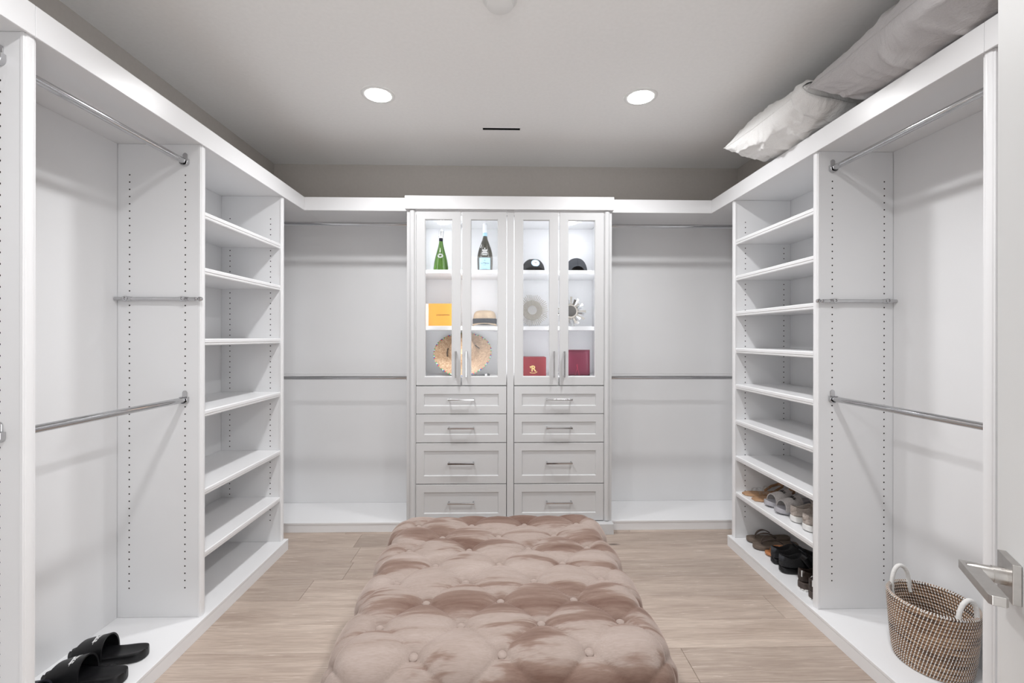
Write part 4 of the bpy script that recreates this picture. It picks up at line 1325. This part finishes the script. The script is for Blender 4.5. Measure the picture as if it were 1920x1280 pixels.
t = thing('keepsake_box', (0.225, 3.2, ZD), 'small red box with a gold letter R, bottom of the cabinet', 'box')
b = MB().box(0.139, 0.310, 3.165, 3.29, ZD, ZD + 0.132).build('case', M['red'], t, bevel=0.003)
text_mesh('gold_letter', 'R', 0.056, M['gold'], b, lambda a, c, h: (0.222 + a, 3.1648 - max(0, h) * 0.5, ZD + 0.050 + c), bold=0.0016)
mb = MB()
mb.box(0.196, 0.212, 3.1640, 3.1652, ZD + 0.062, ZD + 0.068)
mb.box(0.198, 0.203, 3.1640, 3.1652, ZD + 0.055, ZD + 0.064)
n = 12
up = [(0.196 + 0.052 * k / n, 3.1642, ZD + 0.0265 - 0.004 * math.sin(PI * k / n) + (0.006 * (k / n) ** 6)) for k in range(n + 1)]
lo = [(p[0], p[1], p[2] - 0.0042) for p in up]
mb.add(up + lo, [(k, k + 1, n + 2 + k, n + 1 + k) for k in range(n)])
mb.build('gold_ornament', M['gold'], b)

t = thing('satin_pouch', (0.53, 3.2, ZD), 'burgundy square pouch with red cord, bottom of the cabinet', 'pouch')
mb = MB()
N = 14
W_, H_, T_ = 0.180, 0.182, 0.045
def pp(i, j, s):
    u, v = 2 * i / N - 1, 2 * j / N - 1
    h = (max(0, 1 - u ** 6) * max(0, 1 - v ** 6)) ** 0.4
    return (0.533 + u * W_ / 2, 3.205 + s * T_ / 2 * h * (1 + 0.10 * noise.noise(Vector((u * 2.5, v * 2.5, s)))) , ZD + (v + 1) * H_ / 2)
for s in (-1, 1):
    mb.add([pp(i, j, s) for j in range(N + 1) for i in range(N + 1)], [(j * (N + 1) + i, j * (N + 1) + i + 1, (j + 1) * (N + 1) + i + 1, (j + 1) * (N + 1) + i) for j in range(N) for i in range(N)])
b = mb.build('pouch_body', M['burgundy'], t, smooth=True, angle=60)
MB().tube([(0.514, 3.181, ZD + 0.004), (0.526, 3.1795, ZD + 0.040), (0.533, 3.179, ZD + 0.066), (0.530, 3.179, ZD + 0.082), (0.524, 3.179, ZD + 0.074), (0.531, 3.179, ZD + 0.060), (0.545, 3.180, ZD + 0.004)], 0.0013, 6).build('cord', M['red_cord'], t, smooth=True)

# straw cap with black band
def dome(mb, cx, cy, z0, rx, ry, h, seg=36, rings=10, power=1.0, flat=0.0):
    rs = []
    for j in range(rings + 1):
        f = (PI / 2) * j / rings
        r = max(0.02, math.cos(f) ** power); z = math.sin(f)
        if flat: z = min(z, 1 - flat * (1 - r) * 0.0)
        rs.append([(cx + rx * r * math.cos(2 * PI * k / seg), cy + ry * r * math.sin(2 * PI * k / seg), z0 + h * z) for k in range(seg)])
    mb.loft(rs)
def brim(mb, cx, cy, z0, rx, ry, reach, spread, droop, th=0.003, seg=20, rings=6, tilt=0.0):
    """cap brim out of the front (-y) of an oval crown"""
    top, bot = [], []
    for j in range(rings + 1):
        q = j / rings; a, b = [], []
        for k in range(seg + 1):
            f = -spread + 2 * spread * k / seg
            ext = reach * math.cos(f / spread * PI / 2) ** 0.6
            x = (rx) * math.sin(f) * (1 + 0.05 * q); y = -(ry * math.cos(f) + ext * q)
            z = z0 - droop * (x / rx) ** 2 * (0.35 + 0.65 * q) - tilt * q
            a.append((cx + x, cy + y, z + th)); b.append((cx + x, cy + y, z))
        top.append(a); bot.append(b)
    mb.loft([p + q[::-1] for p, q in zip(top, bot)])

t = thing('straw_cap', (-0.123, 3.24, ZS2), 'straw cap with wide black band, middle cabinet shelf', 'hat')
prof = [(1.0, 0.020), (1.0, 0.045), (0.97, 0.070), (0.90, 0.092), (0.78, 0.106), (0.55, 0.113), (0.1, 0.116)]
MB().lathe(prof, (-0.121, 3.25, ZS2), 40, 0.083, 0.092).build('crown_weave', M['straw_pale'], t, smooth=True)
MB().lathe([(0.97, 0.016), (1.02, 0.020), (1.025, 0.052), (1.00, 0.056), (0.97, 0.055)], (-0.121, 3.25, ZS2), 40, 0.084, 0.093).build('band', M['navy'], t, smooth=True)
mb = MB(); brim(mb, -0.121, 3.25, ZS2 + 0.021, 0.086, 0.094, 0.048, 1.25, 0.017, 0.003, tilt=0.004); mb.build('brim', M['straw_pale'], t, smooth=True, angle=50)

# straw sun hat leaning on the back of the cabinet
def sun_hat():
    t = local_thing('sun_hat', 'wide straw sun hat with colourful striped binding, bottom of the cabinet', 'hat')
    R = 0.203
    n = 64
    prof = [(0.100, 0.004), (0.12, 0.002), (0.16, 0.004), (R - 0.006, 0.010), (R, 0.013), (R, 0.009), (R - 0.006, 0.006), (0.16, 0.0), (0.12, -0.002), (0.098, -0.001)]
    rings = [[(r * math.cos(2 * PI * k / n), r * math.sin(2 * PI * k / n), z + 0.010 * math.cos(4 * PI * k / n) * (r / R) ** 3) for k in range(n)] for r, z in prof]
    MB().loft(rings, True, False, loop=True).build('brim', M['straw'], t, smooth=True, angle=60)
    MB().lathe([(0.101, 0.0), (0.097, 0.030), (0.090, 0.062), (0.078, 0.086), (0.055, 0.098), (0.02, 0.099), (0.002, 0.098)], (0, 0, 0), 48).build('crown_weave', M['straw'], t, smooth=True)
    MB().tube([(R * math.cos(2 * PI * k / n), R * math.sin(2 * PI * k / n), 0.011 + 0.010 * math.cos(4 * PI * k / n)) for k in range(n)], 0.0048, 8, loop=True).build('binding', M['rim_stripes'], t, smooth=True, label='multicoloured striped edge binding')
    MB().tube([(-0.108, 0.045, 0.010), (-0.112, 0.0, 0.008), (-0.106, -0.035, 0.010)], 0.0028, 6).build('chin_cord', M['black_fabric'], t, smooth=True)
    MB().tube([(0.085, 0.075, 0.010), (0.104, 0.058, 0.009), (0.118, 0.046, 0.007)], 0.0028, 6).build('chin_cord', M['black_fabric'], t, smooth=True)
    return t
h = sun_hat()
TILT = math.radians(46.5)
place(h, (-0.278, 3.265, ZD + 0.003 + 0.2045 * math.sin(TILT)), (TILT, 0, 0))

t = thing('stick', (-0.10, 3.17, ZD), 'thin black pen-like stick with metal clasp lying under the sun hat', 'stick')
MB().tube([(-0.215, 3.098, ZD + 0.0065), (-0.115, 3.123, ZD + 0.010)], [0.0055, 0.0065], 10).build('shaft', M['black_rubber'], t, smooth=True)
MB().tube([(-0.115, 3.123, ZD + 0.010), (-0.100, 3.127, ZD + 0.0115)], 0.0085, 10).build('clasp', M['silver_foil'], t, smooth=True)
MB().tube([(-0.100, 3.127, ZD + 0.0115), (-0.088, 3.130, ZD + 0.012), (-0.082, 3.1315, ZD + 0.012)], [0.0095, 0.0105, 0.006], 10).build('tip', M['black_rubber'], t, smooth=True)

# caps
t = thing('baseball_cap', (0.224, 3.235, ZS1), 'black baseball cap with round white and blue patch, upper cabinet shelf', 'cap')
mb = MB(); dome(mb, 0.224, 3.245, ZS1 + 0.012, 0.082, 0.090, 0.085, power=0.75)
dm = mb.build('crown_panels', M['black_fabric'], t, smooth=True, angle=70)
mb = MB()
for k in range(6):
    a = PI / 6 + k * PI / 3
    mb.tube([(0.224 + 0.0825 * (math.cos(PI / 2 * j / 8) ** 0.75) * math.cos(a), 3.245 + 0.0905 * (math.cos(PI / 2 * j / 8) ** 0.75) * math.sin(a), ZS1 + 0.012 + 0.0855 * math.sin(PI / 2 * j / 8)) for j in range(8)], 0.0009, 5)
mb.build('crown_seams', M['charcoal_fabric'], t)
mb = MB(); brim(mb, 0.224, 3.245, ZS1 + 0.022, 0.082, 0.088, 0.060, 1.15, 0.021, 0.004, tilt=0.0)
mb.build('brim', M['black_fabric'], t, smooth=True, angle=50)
def on_cap(a, c):   # patch mapping on the front of the dome
    z = c; f = math.asin(max(0, min(0.98, z / 0.085))); r = math.cos(f) ** 0.75
    th = a / (0.085 * r)
    return lambda off: (0.224 + (0.082 * r + off) * math.sin(th), 3.245 - (0.090 * r + off) * math.cos(th), ZS1 + 0.012 + z)
def patch_disc(name, rad, off, mat, par):
    mb = MB(); rings = []
    for rr in (0.02, 0.35, 0.7, 1.0):
        rings.append([on_cap(0.012 + rad * rr * math.cos(2 * PI * k / 24), 0.048 + rad * rr * 0.85 * math.sin(2 * PI * k / 24))(off) for k in range(24)])
    mb.loft(rings, True, False)
    return mb.build(name, mat, par, smooth=True)
pa = patch_disc('patch', 0.031, 0.0022, M['blue_label'], t)
pa2 = patch_disc('patch_field', 0.027, 0.0032, M['print_white'], pa)
mb = MB()
for a0 in (-0.004, 0.004):
    pts = [on_cap(0.012 + a0 + 0.0032 * math.cos(2 * PI * k / 8), 0.050 + 0.0030 * math.sin(2 * PI * k / 8))(0.0042) for k in range(8)]
    mb.add(pts, [tuple(range(8))])
mb.build('patch_emblem', M['navy'], pa)

t = thing('baseball_cap', (0.539, 3.235, ZS1), 'charcoal cap turned back to front with rear opening, upper cabinet shelf', 'cap')
mb = MB()
cx_, cy_ = 0.532, 3.25
seg, rn = 40, 9
rs = []
for j in range(rn + 1):
    f = PI / 2 * j / rn; r = max(0.02, math.cos(f) ** 0.8)
    rg = []
    for k in range(seg):
        a = 2 * PI * k / seg
        x_, y_ = 0.080 * r * math.cos(a), 0.088 * r * math.sin(a)
        z_ = 0.106 * math.sin(f)
        back = max(0, -math.sin(a))
        if j == 0:
            z_ = 0.038 * max(0, 1 - (x_ / 0.048) ** 2) ** 0.5 if (y_ < 0 and abs(x_) < 0.048) else 0.0
        elif y_ < 0 and abs(x_) < 0.048 * 1.0:
            lim = 0.038 * max(0, 1 - (x_ / 0.048) ** 2) ** 0.5
            z_ = max(z_, lim + 0.002 * j)
        rg.append((cx_ + x_, cy_ + y_, ZS1 + 0.001 + z_))
    rs.append(rg)
mb.loft(rs, True, False)
cp = mb.build('crown_panels', M['charcoal_fabric'], t, smooth=True, angle=50)
sm = cp.modifiers.new('thick', 'SOLIDIFY'); sm.thickness = 0.002
MB().tube([(cx_ + 0.0005, cy_ - 0.0885 * max(0.03, math.cos(PI / 2 * j / 9) ** 0.8) - 0.0008, ZS1 + 0.001 + max(0.106 * math.sin(PI / 2 * j / 9), 0.040)) for j in range(2, 9)], 0.0011, 5).build('rear_seam', M['navy'], t)
MB().box(cx_ - 0.049, cx_ + 0.049, cy_ - 0.080, cy_ - 0.077, ZS1 + 0.0005, ZS1 + 0.012).build('adjuster_strap', M['black_fabric'], t, bevel=0.001)
mb = MB(); brim(mb, cx_, 0, ZS1 + 0.006, 0.08, 0.086, 0.055, 1.1, 0.004, 0.003)
mb.v = [(p[0], cy_ - p[1], p[2]) for p in mb.v]
mb.build('brim', M['charcoal_fabric'], t, smooth=True, angle=50)

# sunburst mirrors
def sunburst_a(x, y, z, lean):
    t = local_thing('sunburst_mirror', 'round sunburst mirror with fine even beaded rays, middle cabinet shelf', 'mirror')
    # local: disc in x-z plane, facing -y
    mb = MB(); mb.loft([[(r * math.cos(2 * PI * k / 40), yy, r * math.sin(2 * PI * k / 40)) for k in range(40)] for r, yy in ((0.036, -0.004), (0.036, -0.010), (0.0335, -0.010))], True, False)
    mb.build('mirror_frame', M['bead'], t, smooth=True)
    pts = [(0.036 * math.cos(2 * PI * k / 40), -0.0065, 0.036 * math.sin(2 * PI * k / 40)) for k in range(40)]
    MB().add(pts, [tuple(range(40))]).build('mirror_face', M['mirror'], t)
    MB().loft([[(r * math.cos(2 * PI * k / 40), yy, r * math.sin(2 * PI * k / 40)) for k in range(40)] for r, yy in ((0.035, 0.004), (0.075, 0.004), (0.075, 0.001), (0.035, 0.001))], True, False, loop=True).build('backing', M['bead'], t)
    n = 48
    ip = op = None
    for k in range(n):
        a = 2 * PI * k / n
        if ip is None:
            ip = MB().tube([(0.037, -0.003, 0), (0.072, -0.003, 0)], [0.0020, 0.0040], 6).build('inner_ray', M['bead'], t, smooth=True); o = ip
        else:
            o = ip.copy(); COL.objects.link(o)
        o.rotation_euler = (0, -a, 0)
        if op is None:
            op = MB().tube([(0.074, 0.000, 0), (0.112, 0.000, 0)], [0.0034, 0.0026], 6).build('outer_ray', M['bead'], t, smooth=True); o = op
        else:
            o = op.copy(); COL.objects.link(o)
        o.rotation_euler = (0, -(a + PI / n), 0)
        sc = (1.0, 1.04, 0.98, 1.07, 1.02)[(k * 7) % 5]
        o.scale = (sc, 1, 1)
    place(t, (x, y, z), (lean, 0, 0))
sunburst_a(0.222, 3.300, ZS2 + 0.1205, math.radians(-10))
def sunburst_b(x, y, z, lean):
    t = local_thing('sunburst_mirror', 'sunburst mirror with uneven mirrored wedge rays, middle cabinet shelf', 'mirror')
    pts = [(0.041 * math.cos(2 * PI * k / 40), -0.0085, 0.041 * math.sin(2 * PI * k / 40)) for k in range(40)]
    MB().add(pts, [tuple(range(40))]).build('mirror_face', M['mirror'], t)
    MB().loft([[((r) * math.cos(2 * PI * k / 40), yy, r * math.sin(2 * PI * k / 40)) for k in range(40)] for r, yy in ((0.041, -0.008), (0.041, -0.012), (0.051, -0.010), (0.053, 0.0), (0.041, 0.0))], True, False).build('mirror_frame', M['bead'], t, smooth=True)
    MB().loft([[(r * math.cos(2 * PI * k / 40), yy, r * math.sin(2 * PI * k / 40)) for k in range(40)] for r, yy in ((0.02, 0.004), (0.06, 0.004), (0.06, 0.001), (0.02, 0.001))], True, False, loop=True).build('backing', M['bead'], t)
    rr = random.Random(5)
    n = 26
    for k in range(n):
        a = 2 * PI * k / n + rr.uniform(-0.05, 0.05)
        L_ = (0.112, 0.096, 0.106, 0.088)[k % 4] + rr.uniform(-0.004, 0.004)
        w0, w1 = 0.0030, rr.uniform(0.006, 0.0095)
        yy = (-0.004, 0.0, -0.007)[k % 3]
        mb = MB().add([(0.05, yy, -w0), (0.05, yy, w0), (L_, yy + rr.uniform(-0.004, 0.003), w1), (L_, yy + rr.uniform(-0.003, 0.004), -w1), (0.05, yy + 0.003, -w0), (0.05, yy + 0.003, w0), (L_, yy + 0.006, w1), (L_, yy + 0.006, -w1)],
                      [(0, 1, 2, 3), (7, 6, 5, 4), (0, 4, 5, 1), (1, 5, 6, 2), (2, 6, 7, 3), (3, 7, 4, 0)])
        o = mb.build('mirror_ray', M['mirror'] if k % 3 else M['bead'], t)
        o.rotation_euler = (0, -a, 0)
    place(t, (x, y, z), (lean, 0, 0))
sunburst_b(0.500, 3.300, ZS2 + 0.1135, math.radians(-8))
